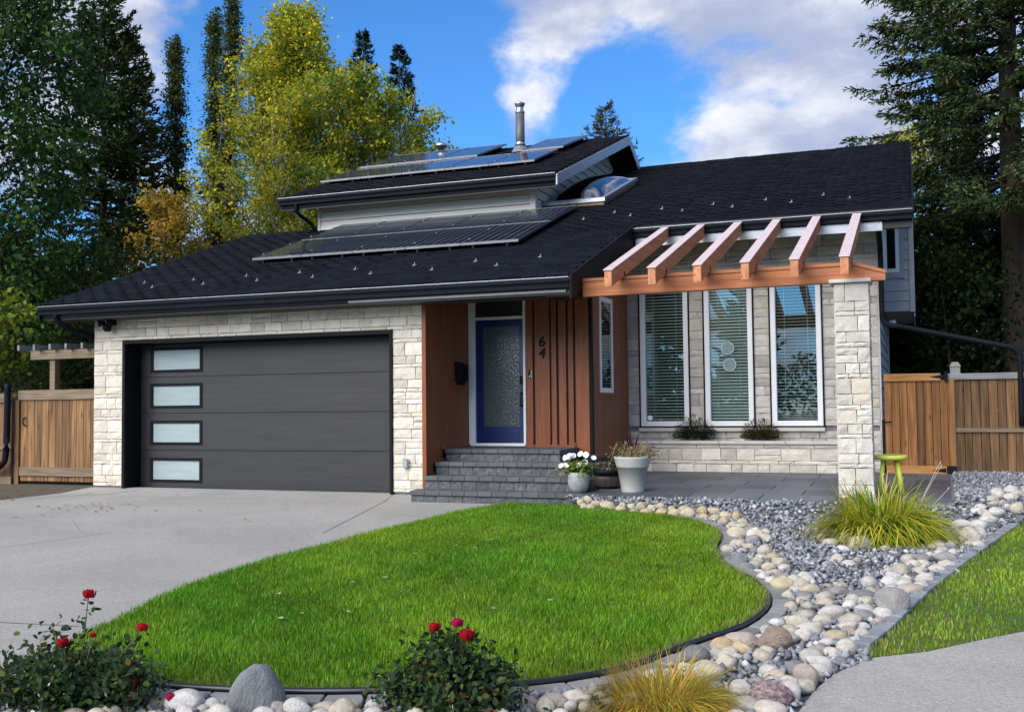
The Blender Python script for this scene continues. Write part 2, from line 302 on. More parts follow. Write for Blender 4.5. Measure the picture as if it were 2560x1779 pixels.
# ------------------------------------------------------------------ mesh helpers
def link(o, parent=None):
    COL.objects.link(o)
    if parent is not None:
        o.parent = parent
        if parent.parent is None and parent.type == 'EMPTY':
            o.matrix_parent_inverse = Matrix.Translation(-parent.location)
    return o
def mesh_obj(name, V, F, mat, parent=None, smooth=False):
    me = bpy.data.meshes.new(name); me.from_pydata([tuple(v) for v in V], [], [tuple(f) for f in F]); me.update()
    if mat: me.materials.append(M[mat] if isinstance(mat, str) else mat)
    if smooth: me.polygons.foreach_set('use_smooth', [True] * len(me.polygons))
    return link(bpy.data.objects.new(name, me), parent)
def tag(o, label=None, cat=None, group=None, kind=None):
    if label: o['label'] = label
    if cat: o['category'] = cat
    if group: o['group'] = group
    if kind: o['kind'] = kind
    return o
def thing(name, loc, label, cat, group=None):
    o = bpy.data.objects.new(name, None); o.location = loc; o.empty_display_size = .2; COL.objects.link(o)
    return tag(o, label, cat, group)
CUBE_F = [(0, 3, 2, 1), (4, 5, 6, 7), (0, 1, 5, 4), (1, 2, 6, 5), (2, 3, 7, 6), (3, 0, 4, 7)]
def box_v(x0, x1, y0, y1, z0, z1):
    return [(x0, y0, z0), (x1, y0, z0), (x1, y1, z0), (x0, y1, z0), (x0, y0, z1), (x1, y0, z1), (x1, y1, z1), (x0, y1, z1)]
def hexa(name, v8, mat, parent=None, bevel=0):
    if not bevel: return mesh_obj(name, v8, CUBE_F, mat, parent)
    bm = bmesh.new(); vs = [bm.verts.new(v) for v in v8]
    for f in CUBE_F: bm.faces.new([vs[i] for i in f])
    bmesh.ops.bevel(bm, geom=bm.edges[:], offset=bevel, segments=1, affect='EDGES')
    me = bpy.data.meshes.new(name); bm.to_mesh(me); bm.free(); me.materials.append(M[mat])
    return link(bpy.data.objects.new(name, me), parent)
def box(name, x0, x1, y0, y1, z0, z1, mat, parent=None, bevel=0):
    return hexa(name, box_v(x0, x1, y0, y1, z0, z1), mat, parent, bevel)
def extrude_x(name, prof, x0, x1, mat, parent):
    n = len(prof); V = [(x0, y, z) for y, z in prof] + [(x1, y, z) for y, z in prof]
    F = [(i, (i + 1) % n, n + (i + 1) % n, n + i) for i in range(n)] + [tuple(range(n))[::-1], tuple(range(n, 2 * n))]
    return mesh_obj(name, V, F, mat, parent)
def sweep(pts, rad, sides=8, squash=1.0):
    pts = [Vector(p) for p in pts]; n = len(pts)
    rads = rad if hasattr(rad, '__len__') else [rad] * n
    V, F = [], []
    up = Vector((0, 0, 1))
    for i, p in enumerate(pts):
        t = (pts[min(i + 1, n - 1)] - pts[max(i - 1, 0)]).normalized()
        a = t.cross(up)
        if a.length < .05: a = t.cross(Vector((1, 0, 0)))
        a.normalize(); b = t.cross(a).normalized()
        for k in range(sides):
            th = 2 * math.pi * k / sides
            V.append(p + a * math.cos(th) * rads[i] + b * math.sin(th) * rads[i] * squash)
    for i in range(n - 1):
        for k in range(sides):
            k2 = (k + 1) % sides
            F.append((i * sides + k, i * sides + k2, (i + 1) * sides + k2, (i + 1) * sides + k))
    F.append(tuple(range(sides))[::-1]); F.append(tuple(range((n - 1) * sides, n * sides)))
    return V, F
def tube(name, pts, rad, mat, parent=None, sides=8, smooth=True, squash=1.0):
    V, F = sweep(pts, rad, sides, squash); return mesh_obj(name, V, F, mat, parent, smooth)
def smoothpath(pts, n=8):
    """Catmull-Rom"""
    P = [Vector(p) for p in pts]; P = [P[0] * 2 - P[1]] + P + [P[-1] * 2 - P[-2]]; out = []
    for i in range(1, len(P) - 2):
        for k in range(n):
            t = k / n
            out.append(.5 * ((2 * P[i]) + (-P[i - 1] + P[i + 1]) * t + (2 * P[i - 1] - 5 * P[i] + 4 * P[i + 1] - P[i + 2]) * t * t + (-P[i - 1] + 3 * P[i] - 3 * P[i + 1] + P[i + 2]) * t ** 3))
    out.append(P[-2]); return out
def lathe(name, prof, mat, parent=None, loc=(0, 0, 0), sides=28, smooth=True):
    V, F = [], []
    for r, z in prof:
        for k in range(sides):
            th = 2 * math.pi * k / sides; V.append((loc[0] + r * math.cos(th), loc[1] + r * math.sin(th), loc[2] + z))
    for i in range(len(prof) - 1):
        for k in range(sides):
            k2 = (k + 1) % sides; F.append((i * sides + k, i * sides + k2, (i + 1) * sides + k2, (i + 1) * sides + k))
    return mesh_obj(name, V, F, mat, parent, smooth)
class Soup:
    """many small faces with a colour each, joined into one mesh"""
    def __init__(s): s.V, s.F, s.C, s.n = [], [], [], 0
    def add(s, V, F, C):   # V (k,3), F (m,4) or (m,3), C (k,3)
        s.V.append(V); s.F.append(F + s.n); s.C.append(C); s.n += len(V)
    def build(s, name, mat, parent=None, smooth=False):
        V = np.concatenate(s.V).astype(np.float32); C = np.concatenate(s.C).astype(np.float32)
        me = bpy.data.meshes.new(name)
        loops = np.concatenate([f.ravel() for f in s.F]).astype(np.int32)
        tot = np.concatenate([np.full(len(f), f.shape[1], np.int32) for f in s.F])
        me.vertices.add(len(V)); me.vertices.foreach_set('co', V.ravel())
        me.loops.add(len(loops)); me.loops.foreach_set('vertex_index', loops)
        me.polygons.add(len(tot)); me.polygons.foreach_set('loop_start', np.concatenate([[0], np.cumsum(tot)[:-1]]).astype(np.int32)); me.polygons.foreach_set('loop_total', tot)
        if smooth: me.polygons.foreach_set('use_smooth', np.ones(len(tot), bool))
        me.update(calc_edges=True)
        at = me.color_attributes.new('col', 'FLOAT_COLOR', 'POINT')
        at.data.foreach_set('color', np.concatenate([C, np.ones((len(C), 1), np.float32)], 1).ravel())
        me.materials.append(M[mat])
        return link(bpy.data.objects.new(name, me), parent)
def unit(a): return a / np.maximum(np.linalg.norm(a, axis=-1, keepdims=True), 1e-9)
def leaves(soup, P, size, cols, aspect=.6, up=.5, dirs=None, jitter=.35, oval=False):
    """leaf quads (diamond, folded along the midrib) at points P"""
    n = len(P); size = np.broadcast_to(size, (n,)) * (1 + jitter * rng.uniform(-1, 1, n))
    d = unit(rng.normal(size=(n, 3))) if dirs is None else dirs
    nz = unit(rng.normal(size=(n, 3)) + np.array([0, 0, up * 2]))
    s = unit(np.cross(d, nz)); nn = np.cross(s, d)
    L = size[:, None] * d; Wd = (size * aspect * .5)[:, None] * s
    if oval:
        cup = nn * size[:, None]
        a1, a2 = P + L * .28, P + L * .68
        V = np.stack([P, a1 - Wd * .95 + cup * .08, a2 - Wd * .85 + cup * .10, P + L + cup * .02, a2 + Wd * .85 + cup * .10, a1 + Wd * .95 + cup * .08], 1).reshape(-1, 3)
        i = np.arange(n) * 6
        F = np.concatenate([np.stack([i, i + 1, i + 2, i + 3], 1), np.stack([i, i + 3, i + 4, i + 5], 1)])
        soup.add(V, F, np.repeat(cols, 6, 0)); return
    mid = P + L * .45 - nn * size[:, None] * .06
    V = np.stack([P, mid - Wd + nn * size[:, None] * .12, P + L, mid + Wd + nn * size[:, None] * .12], 1).reshape(-1, 3)
    F = np.arange(n * 4).reshape(n, 4)
    soup.add(V, F, np.repeat(cols, 4, 0))
def pick(pal, n, spread=.15, chroma=.06):
    pal = np.array(pal); i = rng.integers(0, len(pal), n)
    return np.clip(pal[i] * (1 + spread * rng.normal(size=(n, 1))) * (1 + chroma * rng.normal(size=(n, 3))), .002, .95)

# ------------------------------------------------------------------ terrain
def sm(a, b, t):
    t = min(max((t - a) / (b - a), 0), 1); return t * t * (3 - 2 * t)
def gz(x, y):
    yy = min(max(y, -3), 13.2)
    return -.06 - .035 * (13.2 - yy) + .06 * min(max((y - 13.2) / .5, 0), 1)
def bz(x, y):      # the planting bed rises to the patio
    return gz(x, y) + .13 * sm(12.2, 13.2, y) + .05 * sm(13, 17, y)
def gzv(x, y): return -.06 - .035 * (13.2 - np.clip(y, -3, 13.2)) + .06 * np.clip((y - 13.2) / .5, 0, 1)
def bzv(x, y):
    def s_(a, b, t): t = np.clip((t - a) / (b - a), 0, 1); return t * t * (3 - 2 * t)
    return gzv(x, y) + .13 * s_(12.2, 13.2, y) + .05 * s_(13, 17, y)
def sheet(name, poly, zf, off, mat, thick=0, ystep=.5):
    bm = bmesh.new(); bm.faces.new([bm.verts.new((x, y, 0)) for x, y in poly])
    ys = [p[1] for p in poly]; y = math.ceil(max(min(ys), -3) / ystep) * ystep
    cuts = []
    while y < min(max(ys), 18): cuts.append(y); y += ystep
    for y in cuts + [13.2, 13.7]:
        bmesh.ops.bisect_plane(bm, geom=bm.verts[:] + bm.edges[:] + bm.faces[:], plane_co=(0, y, 0), plane_no=(0, 1, 0))
    bmesh.ops.triangulate(bm, faces=bm.faces[:])
    for v in bm.verts: v.co.z = zf(v.co.x, v.co.y) + off
    bmesh.ops.recalc_face_normals(bm, faces=bm.faces[:])
    if bm.faces and bm.faces[0].normal.z < 0:
        bmesh.ops.reverse_faces(bm, faces=bm.faces[:])
    me = bpy.data.meshes.new(name); bm.to_mesh(me); bm.free(); me.materials.append(M[mat])
    return link(bpy.data.objects.new(name, me))
def inside(poly, X, Y):
    c = np.zeros(len(X), bool); n = len(poly)
    for i in range(n):
        x0, y0 = poly[i]; x1, y1 = poly[(i + 1) % n]
        if y0 == y1: continue
        k = ((y0 > Y) != (y1 > Y)) & (X < (x1 - x0) * (Y - y0) / (y1 - y0) + x0); c ^= k
    return c
def cr2(pts, n=6): return [(p.x, p.y) for p in smoothpath([(x, y, 0) for x, y in pts], n)]

LAWN_R = cr2([(-4.30, 13.05), (-3.95, 12.80), (-3.36, 12.52), (-2.99, 12.44), (-2.60, 12.26), (-2.25, 11.80), (-2.03, 11.36), (-1.92, 10.90), (-1.88, 10.45), (-1.78, 9.93), (-1.61, 9.44), (-1.35, 8.92), (-1.17, 8.49), (-1.08, 8.10), (-1.06, 7.70), (-1.14, 7.22), (-1.34, 6.76), (-1.46, 6.46), (-1.60, 6.10), (-1.78, 5.84), (-2.10, 5.56), (-2.79, 5.23), (-3.31, 5.05), (-3.69, 4.98), (-4.05, 4.94), (-4.6, 4.98)])
LAWN_L = cr2([(-4.6, 4.98), (-5.05, 5.2), (-5.35, 5.55), (-5.49, 5.91), (-5.60, 6.40), (-5.78, 7.1), (-5.88, 7.9), (-5.88, 8.7), (-5.78, 9.6), (-5.65, 10.6), (-5.48, 11.8), (-5.25, 12.8), (-5.08, 13.10)])
LAWN = LAWN_R + LAWN_L[1:]
STRIP = cr2([(1.55, 14.3), (1.06, 12.72), (.55, 10.76), (.09, 8.86), (-.18, 7.51), (-.31, 6.96)])      # outer edge of the grey edging
WALK = [(3.2, 10.6), (1.6, 8.75), (.62, 7.65), (.34, 7.34), (.02, 6.96), (-.30, 6.72), (-.48, 6.33), (-.56, 5.96), (-.60, 5.62), (-.60, 4.4), (-.3, 2.5), (6.5, 2.5), (6.5, 10.6)]
RLAWN = [(1.55, 14.3)] + STRIP[1:] + [(-.30, 6.72), (.02, 6.96), (.34, 7.34), (.62, 7.65), (1.6, 8.75), (3.2, 10.6), (6.5, 10.6), (6.5, 16.9), (2.2, 16.9)]
DRIVE = [(-12.75, 13.9), (-13.2, 12.2), (-12.3, 11.3), (-11.4, 9.4), (-11.0, 3.0), (-5.4, 3.0), (-5.3, 4.4), (-5.35, 5.4)] + LAWN_L[12:] + [(-4.4, 13.25), (-4.4, 13.9)]
BED = [(-4.30, 13.35), (.36, 13.35), (.45, 17.25), (2.6, 17.25), (1.55, 14.3)] + STRIP[1:] + [(-.30, 6.72), (-.48, 6.33), (-.56, 5.96), (-.60, 5.62), (-.60, 4.0), (-5.4, 3.6), (-5.35, 5.0), (-5.05, 5.12), (-4.6, 4.9)] + LAWN_R[::-1][1:]

g = 160.0
def gvz(x, y): return gz(x, y) - .03
Vg, Fg = [], []
ysr = [-g, -3, 0, 4, 8, 13.2, 13.7, g]
for y in ysr:
    for x in (-g, g): Vg.append((x, y, gvz(x, y)))
for i in range(len(ysr) - 1): Fg.append((2 * i, 2 * i + 1, 2 * i + 3, 2 * i + 2))
tag(mesh_obj('ground', Vg, Fg, 'ground'), kind='structure')
tag(sheet('driveway', DRIVE, gz, .0, 'concrete'), kind='structure')
tag(sheet('lawn_soil', LAWN, gz, .008, 'turf'), kind='structure')
tag(sheet('verge_soil', RLAWN, gz, .004, 'turf'), kind='structure')
tag(sheet('gravel_bed_base', BED, bz, -.010, 'bed', ystep=.4), kind='structure')
tag(sheet('sidewalk', WALK, gz, .012, 'walk'), kind='structure')
tag(sheet('dirt_path', [(-12.75, 13.9), (-13.2, 12.2), (-12.3, 11.3), (-14.2, 10.2), (-17.5, 12.0), (-17.5, 15.0), (-12.75, 15.0)], gz, .004, 'soil'), kind='structure')
# driveway joints: tooled grooves laid as thin dark strips of filler
def joint(x0, y0, x1, y1, w=.016):
    d = Vector((x1 - x0, y1 - y0, 0)).normalized(); n = Vector((-d.y, d.x, 0)) * w / 2
    k = 12; V, F = [], []
    for i in range(k + 1):
        x, y = x0 + (x1 - x0) * i / k, y0 + (y1 - y0) * i / k
        for s in (-1, 1): V.append((x + n.x * s, y + n.y * s, gz(x, y) + .004))
    for i in range(k): F.append((2 * i, 2 * i + 1, 2 * i + 3, 2 * i + 2))
    return mesh_obj('joint_filler', V, F, 'mortar_lap_shadow', DRIVEO)
DRIVEO = bpy.data.objects['driveway']
joint(-7.15, 13.62, -6.35, 10.4); joint(-12.9, 11.9, -6.6, 13.55) if False else None
joint(-11.1, 5.55, -5.75, 6.05); joint(-9.6, 8.0, -8.9, 9.9, .010); joint(-10.3, 10.7, -9.4, 9.9, .008)
joint(-13.15, 12.25, -11.6, 13.55, .02)

# ------------------------------------------------------------------ house
house = thing('house', (-6.6, 15.5, 0), 'split-level house with pale stone front, black shingle roof and cedar entry', 'house')
def hb(name, *a, **k): return box(name, *a, parent=house, **k)
def zr(y): return 2.98 + .35 * (y - 13.1)           # main roof plane
def zu(y): return 5.53 + .37 * (y - 18.05)          # upper roof plane

def stone_mesh(name, rect, depth, fmap, mat, parent):
    u0, u1, z0, z1 = rect; nx, nz = 3, 2
    V = []
    for j in range(nz + 1):
        for i in range(nx + 1):
            fu, fz = i / nx, j / nz
            edge = i in (0, nx) or j in (0, nz)
            ju = random.uniform(-.004, .004) if edge else random.uniform(-.02, .02)
            jz = random.uniform(-.003, .003) if edge else random.uniform(-.01, .01)
            d = depth * (random.uniform(.70, .82) if edge else random.uniform(.80, 1.02))
            V.append(fmap(u0 + (u1 - u0) * fu + ju, z0 + (z1 - z0) * fz + jz, d))
    F = [(j * 4 + i, j * 4 + i + 1, j * 4 + i + 5, j * 4 + i + 4) for j in range(nz) for i in range(nx)]
    ring = [0, 1, 2, 3, 7, 11, 10, 9, 8, 4]
    base = len(V)
    for k in ring:
        i, j = k % 4, k // 4
        V.append(fmap(u0 + (u1 - u0) * i / nx, z0 + (z1 - z0) * j / nz, 0))
    for q in range(10):
        q2 = (q + 1) % 10; F.append((ring[q2], ring[q], base + q, base + q2))
    return mesh_obj(name, V, F, mat, parent)
def ashlar(u0, u1, z0, z1, big=1.0, gap=.004, hs=(.185, .055, .125), wm=1.0):
    """coursed ledge stone: tall, thin and middle courses in turn"""
    out = []; z = z0; k = random.randrange(len(hs))
    while z < z1 - .02:
        h = hs[k % len(hs)] * big * random.uniform(.92, 1.08); k += 1
        if z1 - (z + h) < .05: h = z1 - z
        u = u0
        while u < u1 - .02:
            w = (random.uniform(.18, .42) if h < .09 else (random.uniform(.13, .34) if h < .16 else random.uniform(.16, .40))) * big * wm
            if u1 - (u + w) < .085: w = u1 - u
            if u == u0 and w >= u1 - u0 - .01 and u1 - u0 > .38: w = (u1 - u0) * random.uniform(.35, .65)
            if h > .15 and random.random() < .14 and w > .14:
                q = random.uniform(.38, .62) * h
                out.append((u + gap, u + w - gap, z + gap, z + q - gap)); out.append((u + gap, u + w - gap, z + q + gap, z + h - gap))
            else: out.append((u + gap, u + w - gap, z + gap, z + h - gap))
            u += w
        z += h
    return out
def clad(parent, rects, fmap, mat='stone', depth=.045, **k):
    for r in rects:
        for s in ashlar(*r, **k): stone_mesh('stone', s, depth, fmap, mat, parent)

# garage front: backing masonry + ledge stone
GW = 13.70
gw = mesh_obj('garage_wall', [], [], 'mortar_lap_shadow', house)
_v, _f = [], []
for b in [(-12.70, -12.07, GW, 14.0, -.12, 3.06), (-7.19, -6.66, GW, 14.0, -.12, 3.06), (-12.07, -7.19, GW, 14.0, 2.38, 3.06)]:
    _f += [tuple(i + len(_v) for i in f) for f in CUBE_F]; _v += box_v(*b)
gw.data.from_pydata(_v, [], _f); gw.data.update()
fG = lambda u, z, d: (u, GW - d, z)
clad(gw, [(-12.71, -12.11, .03, 2.40), (-7.15, -6.645, .03, 2.40)], fG, 'stone_light')
clad(gw, [(-12.71, -6.645, 2.40, 3.02)], fG, 'stone_light', hs=(.15, .06, .135, .155), wm=1.15)
# black opening trim, jambs, door
hb('opening_trim', -12.11, -12.05, 13.64, 14.10, 0, 2.345, mat='black', bevel=.004)
hb('opening_trim', -7.20, -7.15, 13.64, 14.10, 0, 2.345, mat='black', bevel=.004)
hb('opening_trim', -12.11, -7.15, 13.64, 14.10, 2.345, 2.41, mat='black', bevel=.004)
gd = mesh_obj('garage_door', box_v(-12.05, -7.20, 14.06, 14.09, -.01, 2.345), CUBE_F, 'black', house)
seams = [-.01, .605, 1.208, 1.806, 2.34]
for i in range(4):
    z0, z1 = seams[i] + .004, seams[i + 1] - .004
    zc0, zc1 = [(.10, .46), (.71, 1.07), (1.31, 1.68), (1.90, 2.27)][i]
    # a section: pieces round the light so that the light is a real opening
    V, F = [], []
    for b in [(-12.04, -11.82, z0, z1), (-10.83, -7.21, z0, z1), (-11.82, -10.83, z0, zc0), (-11.82, -10.83, zc1, z1)]:
        F += [tuple(k + len(V) for k in f) for f in CUBE_F]; V += box_v(b[0], b[1], 14.02, 14.06, b[2], b[3])
    mesh_obj('door_section', V, F, 'door_dark', gd)
    w = box('door_light_frame', -11.845, -11.795, 14.008, 14.05, zc0 - .02, zc1 + .02, 'black', gd)
    box('door_light_frame', -10.855, -10.805, 14.008, 14.05, zc0 - .02, zc1 + .02, 'black', gd)
    box('door_light_frame', -11.795, -10.855, 14.008, 14.05, zc0 - .02, zc0 + .025, 'black', gd)
    box('door_light_frame', -11.795, -10.855, 14.008, 14.05, zc1 - .025, zc1 + .02, 'black', gd)
    box('door_light', -11.795, -10.855, 14.03, 14.04, zc0 + .025, zc1 - .025, 'frost', gd)
# shell walls (sides and back)
hb('side_wall', -12.68, -12.5, 14.0, 23.0, 0, 3.1, mat='siding_grey')
hb('inner_wall', -6.92, -6.66, 14.0, 18.4, 0, 3.15, mat='soffit')
hb('back_wall', -12.5, -.6, 24.0, 24.2, 0, 5.0, mat='siding_grey')
hb('ceiling_panel', -12.6, -4.62, 14.12, 18.4, 3.12, 3.16, mat='soffit')

# cedar entry: left return wall (faces +x)
er = hb('entry_return', -6.66, -6.645, 13.74, 15.28, .0, 3.10, mat='soffit')
ys = [13.70, 13.78, 13.93, 14.03, 14.17, 14.25, 14.38, 14.47, 14.60, 14.69, 14.82, 14.90, 15.02, 15.10, 15.25]
for a, b in zip(ys[:-1], ys[1:]):
    zb = .11 if b < 13.8 else (.29 if b < 13.95 else (.47 if b < 14.28 else .635))
    box('cedar_board', -6.645, -6.622, a + .004, b - .006, zb, 3.04, 'cedar', er, bevel=.003)
box('cedar_trim', -6.665, -6.60, 13.635, 13.70, .10, 3.02, 'cedar', er, bevel=.003)
for (a, b, z) in [(13.74, 13.92, .29), (13.92, 14.27, .47), (14.27, 15.24, .64)]:
    box('cedar_trim', -6.624, -6.600, a, b, z - .01, z + .035, 'cedar', er, bevel=.003)
# entry front wall (faces -y), door plane
YD = 15.26
ew = hb('entry_wall', -5.66, -4.62, YD + .02, YD + .12, .40, 3.30, mat='soffit')
for a, b in [(-5.655, -5.537), (-5.503, -5.260), (-5.232, -5.150), (-5.114, -4.992), (-4.959, -4.876), (-4.843, -4.625)]:
    box('cedar_board', a, b, YD - .022, YD + .02, .655 if b < -4.7 else .50, 3.22, 'cedar', ew, bevel=.003)
box('cedar_trim', -5.66, -4.85, YD - .045, YD - .022, .63, .665, 'cedar', ew, bevel=.003)
box('cedar_trim', -4.868, -4.845, YD - .045, YD - .022, .48, .70, 'cedar', ew, bevel=.003)
box('corner_trim', -4.62, -4.575, YD - .028, YD + .06, .46, 3.28, 'black', ew, bevel=.003)
# side wall of the entry (faces +x) with narrow window
sw = hb('entry_side_wall', -4.66, -4.605, YD + .06, 17.42, .30, 3.6, mat='soffit')
yy = 15.325
while yy < 17.38:
    w_ = random.choice([.09, .105, .12, .075]); b_ = min(yy + w_, 17.40)
    for (z0, z1) in ([(.46, 1.46), (2.98, 3.7)] if (15.66 < (yy + b_) / 2 < 16.40) else [(.46, 3.7)]):
        box('cedar_board', -4.605, -4.582, yy + .003, b_ - .004, z0, z1, 'cedar', sw, bevel=.003)
    yy = b_
# narrow side window
nw = mesh_obj('narrow_window', box_v(-4.64, -4.606, 15.67, 16.39, 1.47, 2.97), CUBE_F, 'room', house)
for a in [(15.66, 15.74, 1.46, 2.98), (16.32, 16.40, 1.46, 2.98)]: box('frame', -4.606, -4.565, *a, 'white', nw, bevel=.004)
box('frame', -4.606, -4.565, 15.74, 16.32, 1.46, 1.54, 'white', nw, bevel=.004); box('frame', -4.606, -4.565, 15.74, 16.32, 2.90, 2.98, 'white', nw, bevel=.004)
box('sill', -4.606, -4.55, 15.62, 16.44, 1.425, 1.455, 'cedar', nw, bevel=.003)
for k in range(26):
    z = 1.57 + k * .051; hexa('slat', [(-4.602, 15.75, z), (-4.588, 15.75, z + .012), (-4.588, 16.31, z + .012), (-4.602, 16.31, z), (-4.602, 15.75, z + .003), (-4.588, 15.75, z + .015), (-4.588, 16.31, z + .015), (-4.602, 16.31, z + .003)], 'slat', nw)
box('pane', -4.580, -4.576, 15.74, 16.32, 1.54, 2.90, 'glass', nw)

# front door
dr = mesh_obj('front_door', box_v(-6.50, -5.70, YD + .045, YD + .05, .68, 2.64), CUBE_F, 'room', house)
for b in [(-6.505, -6.375, .69, 2.63), (-5.772, -5.690, .69, 2.63), (-6.375, -5.772, .69, .95), (-6.375, -5.772, 2.52, 2.63)]:
    box('door_rail', b[0], b[1], YD - .002, YD + .045, b[2], b[3], 'blue', dr, bevel=.002)
dm, dnt, db = _nt('textured_glass')
db.inputs['Base Color'].default_value = (.06, .075, .08, 1); db.inputs['Roughness'].default_value = .12; db.inputs['Specular IOR Level'].default_value = .9
_tn = dnt.nodes.new('ShaderNodeTexNoise'); _tn.inputs['Scale'].default_value = 55; _tn.inputs['Detail'].default_value = 3
_tt = dnt.nodes.new('ShaderNodeTexCoord'); _tm = dnt.nodes.new('ShaderNodeMapping'); _tm.inputs['Scale'].default_value = (1, 1, .6)
_tb = dnt.nodes.new('ShaderNodeBump'); _tb.inputs['Strength'].default_value = .4; _tb.inputs['Distance'].default_value = .012
dnt.links.new(_tt.outputs['Object'], _tm.inputs[0]); dnt.links.new(_tm.outputs[0], _tn.inputs['Vector']); dnt.links.new(_tn.outputs['Fac'], _tb.inputs['Height']); dnt.links.new(_tb.outputs[0], db.inputs['Normal'])
M['texglass'] = dm
box('door_glass', -6.375, -5.772, YD + .018, YD + .026, .95, 2.52, 'texglass', dr)
tube('handle', [(-5.728, YD - .003, 1.26), (-5.728, YD - .05, 1.28), (-5.728, YD - .055, 1.37), (-5.728, YD - .05, 1.46), (-5.728, YD - .003, 1.48)], .013, 'black', dr)
box('lock_keypad', -5.757, -5.700, YD - .022, YD, 1.61, 1.73, 'black', dr, bevel=.006)
# door frame and transom
df = hb('door_frame', -6.615, -6.505, YD - .045, YD + .10, .66, 3.02, mat='white', bevel=.004)
box('door_frame', -5.690, -5.652, YD - .045, YD + .10, .66, 3.02, 'white', house, bevel=.004)
box('door_frame', -6.505, -5.690, YD - .040, YD + .10, 2.63, 2.675, 'white', house, bevel=.004)
box('threshold', -6.58, -5.66, YD - .07, YD + .05, .645, .69, 'white', house, bevel=.004)
box('transom_panel', -6.505, -5.690, YD + .0, YD + .04, 2.675, 3.02, 'soffit', house)
# doorbell, numbers, mailbox
bell = mesh_obj('doorbell', box_v(-5.600, -5.560, YD - .045, YD - .022, 1.70, 1.82), CUBE_F, 'black', house)
lathe_c = [(math.cos(t) * .011, math.sin(t) * .011) for t in np.linspace(0, 2 * math.pi, 12, endpoint=False)]
mesh_obj('bell_button', [(-5.58 + a, YD - .048, 1.724 + b) for a, b in lathe_c], [tuple(range(12))[::-1]], 'white', bell)
box('bell_rim', -5.560, -5.553, YD - .043, YD - .022, 1.705, 1.815, 'steel', bell)
def text_mesh(name, s, size, loc, mat, parent, depth=.012):
    c = bpy.data.curves.new(name, 'FONT'); c.body = s; c.size = size; c.extrude = depth; c.shear = .15; c.align_x = 'CENTER'
    t = bpy.data.objects.new(name + '_tmp', c)
    me = bpy.data.meshes.new_from_object(t); bpy.data.objects.remove(t)
    me.transform(Matrix.Translation(loc) @ Matrix.Rotation(R(90), 4, 'X')); me.materials.clear(); me.materials.append(M[mat]); me.name = name
    return link(bpy.data.objects.new(name, me), parent)
text_mesh('house_number', '6', .225, (-5.385, YD - .036, 2.185), 'black', ew)
text_mesh('house_number', '4', .225, (-5.385, YD - .036, 2.005), 'black', ew)
mb = mesh_obj('mailbox', box_v(-6.622, -6.52, 14.70, 14.98, 1.66, 1.90), CUBE_F, 'black', house)
hexa('mailbox_lid', [(-6.622, 14.69, 1.90), (-6.50, 14.69, 1.90), (-6.50, 14.99, 1.90), (-6.622, 14.99, 1.90), (-6.622, 14.69, 1.96), (-6.51, 14.69, 1.91), (-6.51, 14.99, 1.91), (-6.622, 14.99, 1.96)], 'black', mb)
box('paper_hook', -6.60, -6.54, 14.76, 14.92, 1.60, 1.655, 'black', mb)

# window wall of the right wing
YW = 17.44
ww = mesh_obj('window_wall', [], [], 'mortar_lap_shadow', house)
WINS = [(-4.37, -3.54), (-3.27, -2.475), (-2.19, -1.385)]
ZB, ZT = .90, 3.32
_v, _f = [], []
cols_ = [(-4.60, -4.37), (-3.54, -3.27), (-2.475, -2.19), (-1.385, -.53)]
for b in [(x0, x1, YW, YW + .2, ZB, ZT) for x0, x1 in cols_] + [(-4.60, -.53, YW, YW + .2, 0, ZB), (-4.60, -.53, YW, YW + .2, ZT, 4.32)]:
    _f += [tuple(i + len(_v) for i in f) for f in CUBE_F]; _v += box_v(*b)
ww.data.from_pydata(_v, [], _f); ww.data.update()
fW = lambda u, z, d: (u, YW - d, z)
clad(ww, [(-4.60, -4.375, ZB, ZT), (-3.535, -3.275, ZB, ZT), (-2.47, -2.195, ZB, ZT), (-1.38, -.525, ZB, ZT)], fW, 'stone', depth=.04, hs=(.10, .19, .15, .20))
clad(ww, [(-4.60, -.525, ZT, 4.26)], fW, 'stone', depth=.04, big=1.35)
clad(ww, [(-4.60, -.525, .50, .82)], fW, 'stone', depth=.04, hs=(.19, .13))
clad(ww, [(-1.16, -.525, .16, .50)], fW, 'stone', depth=.04)
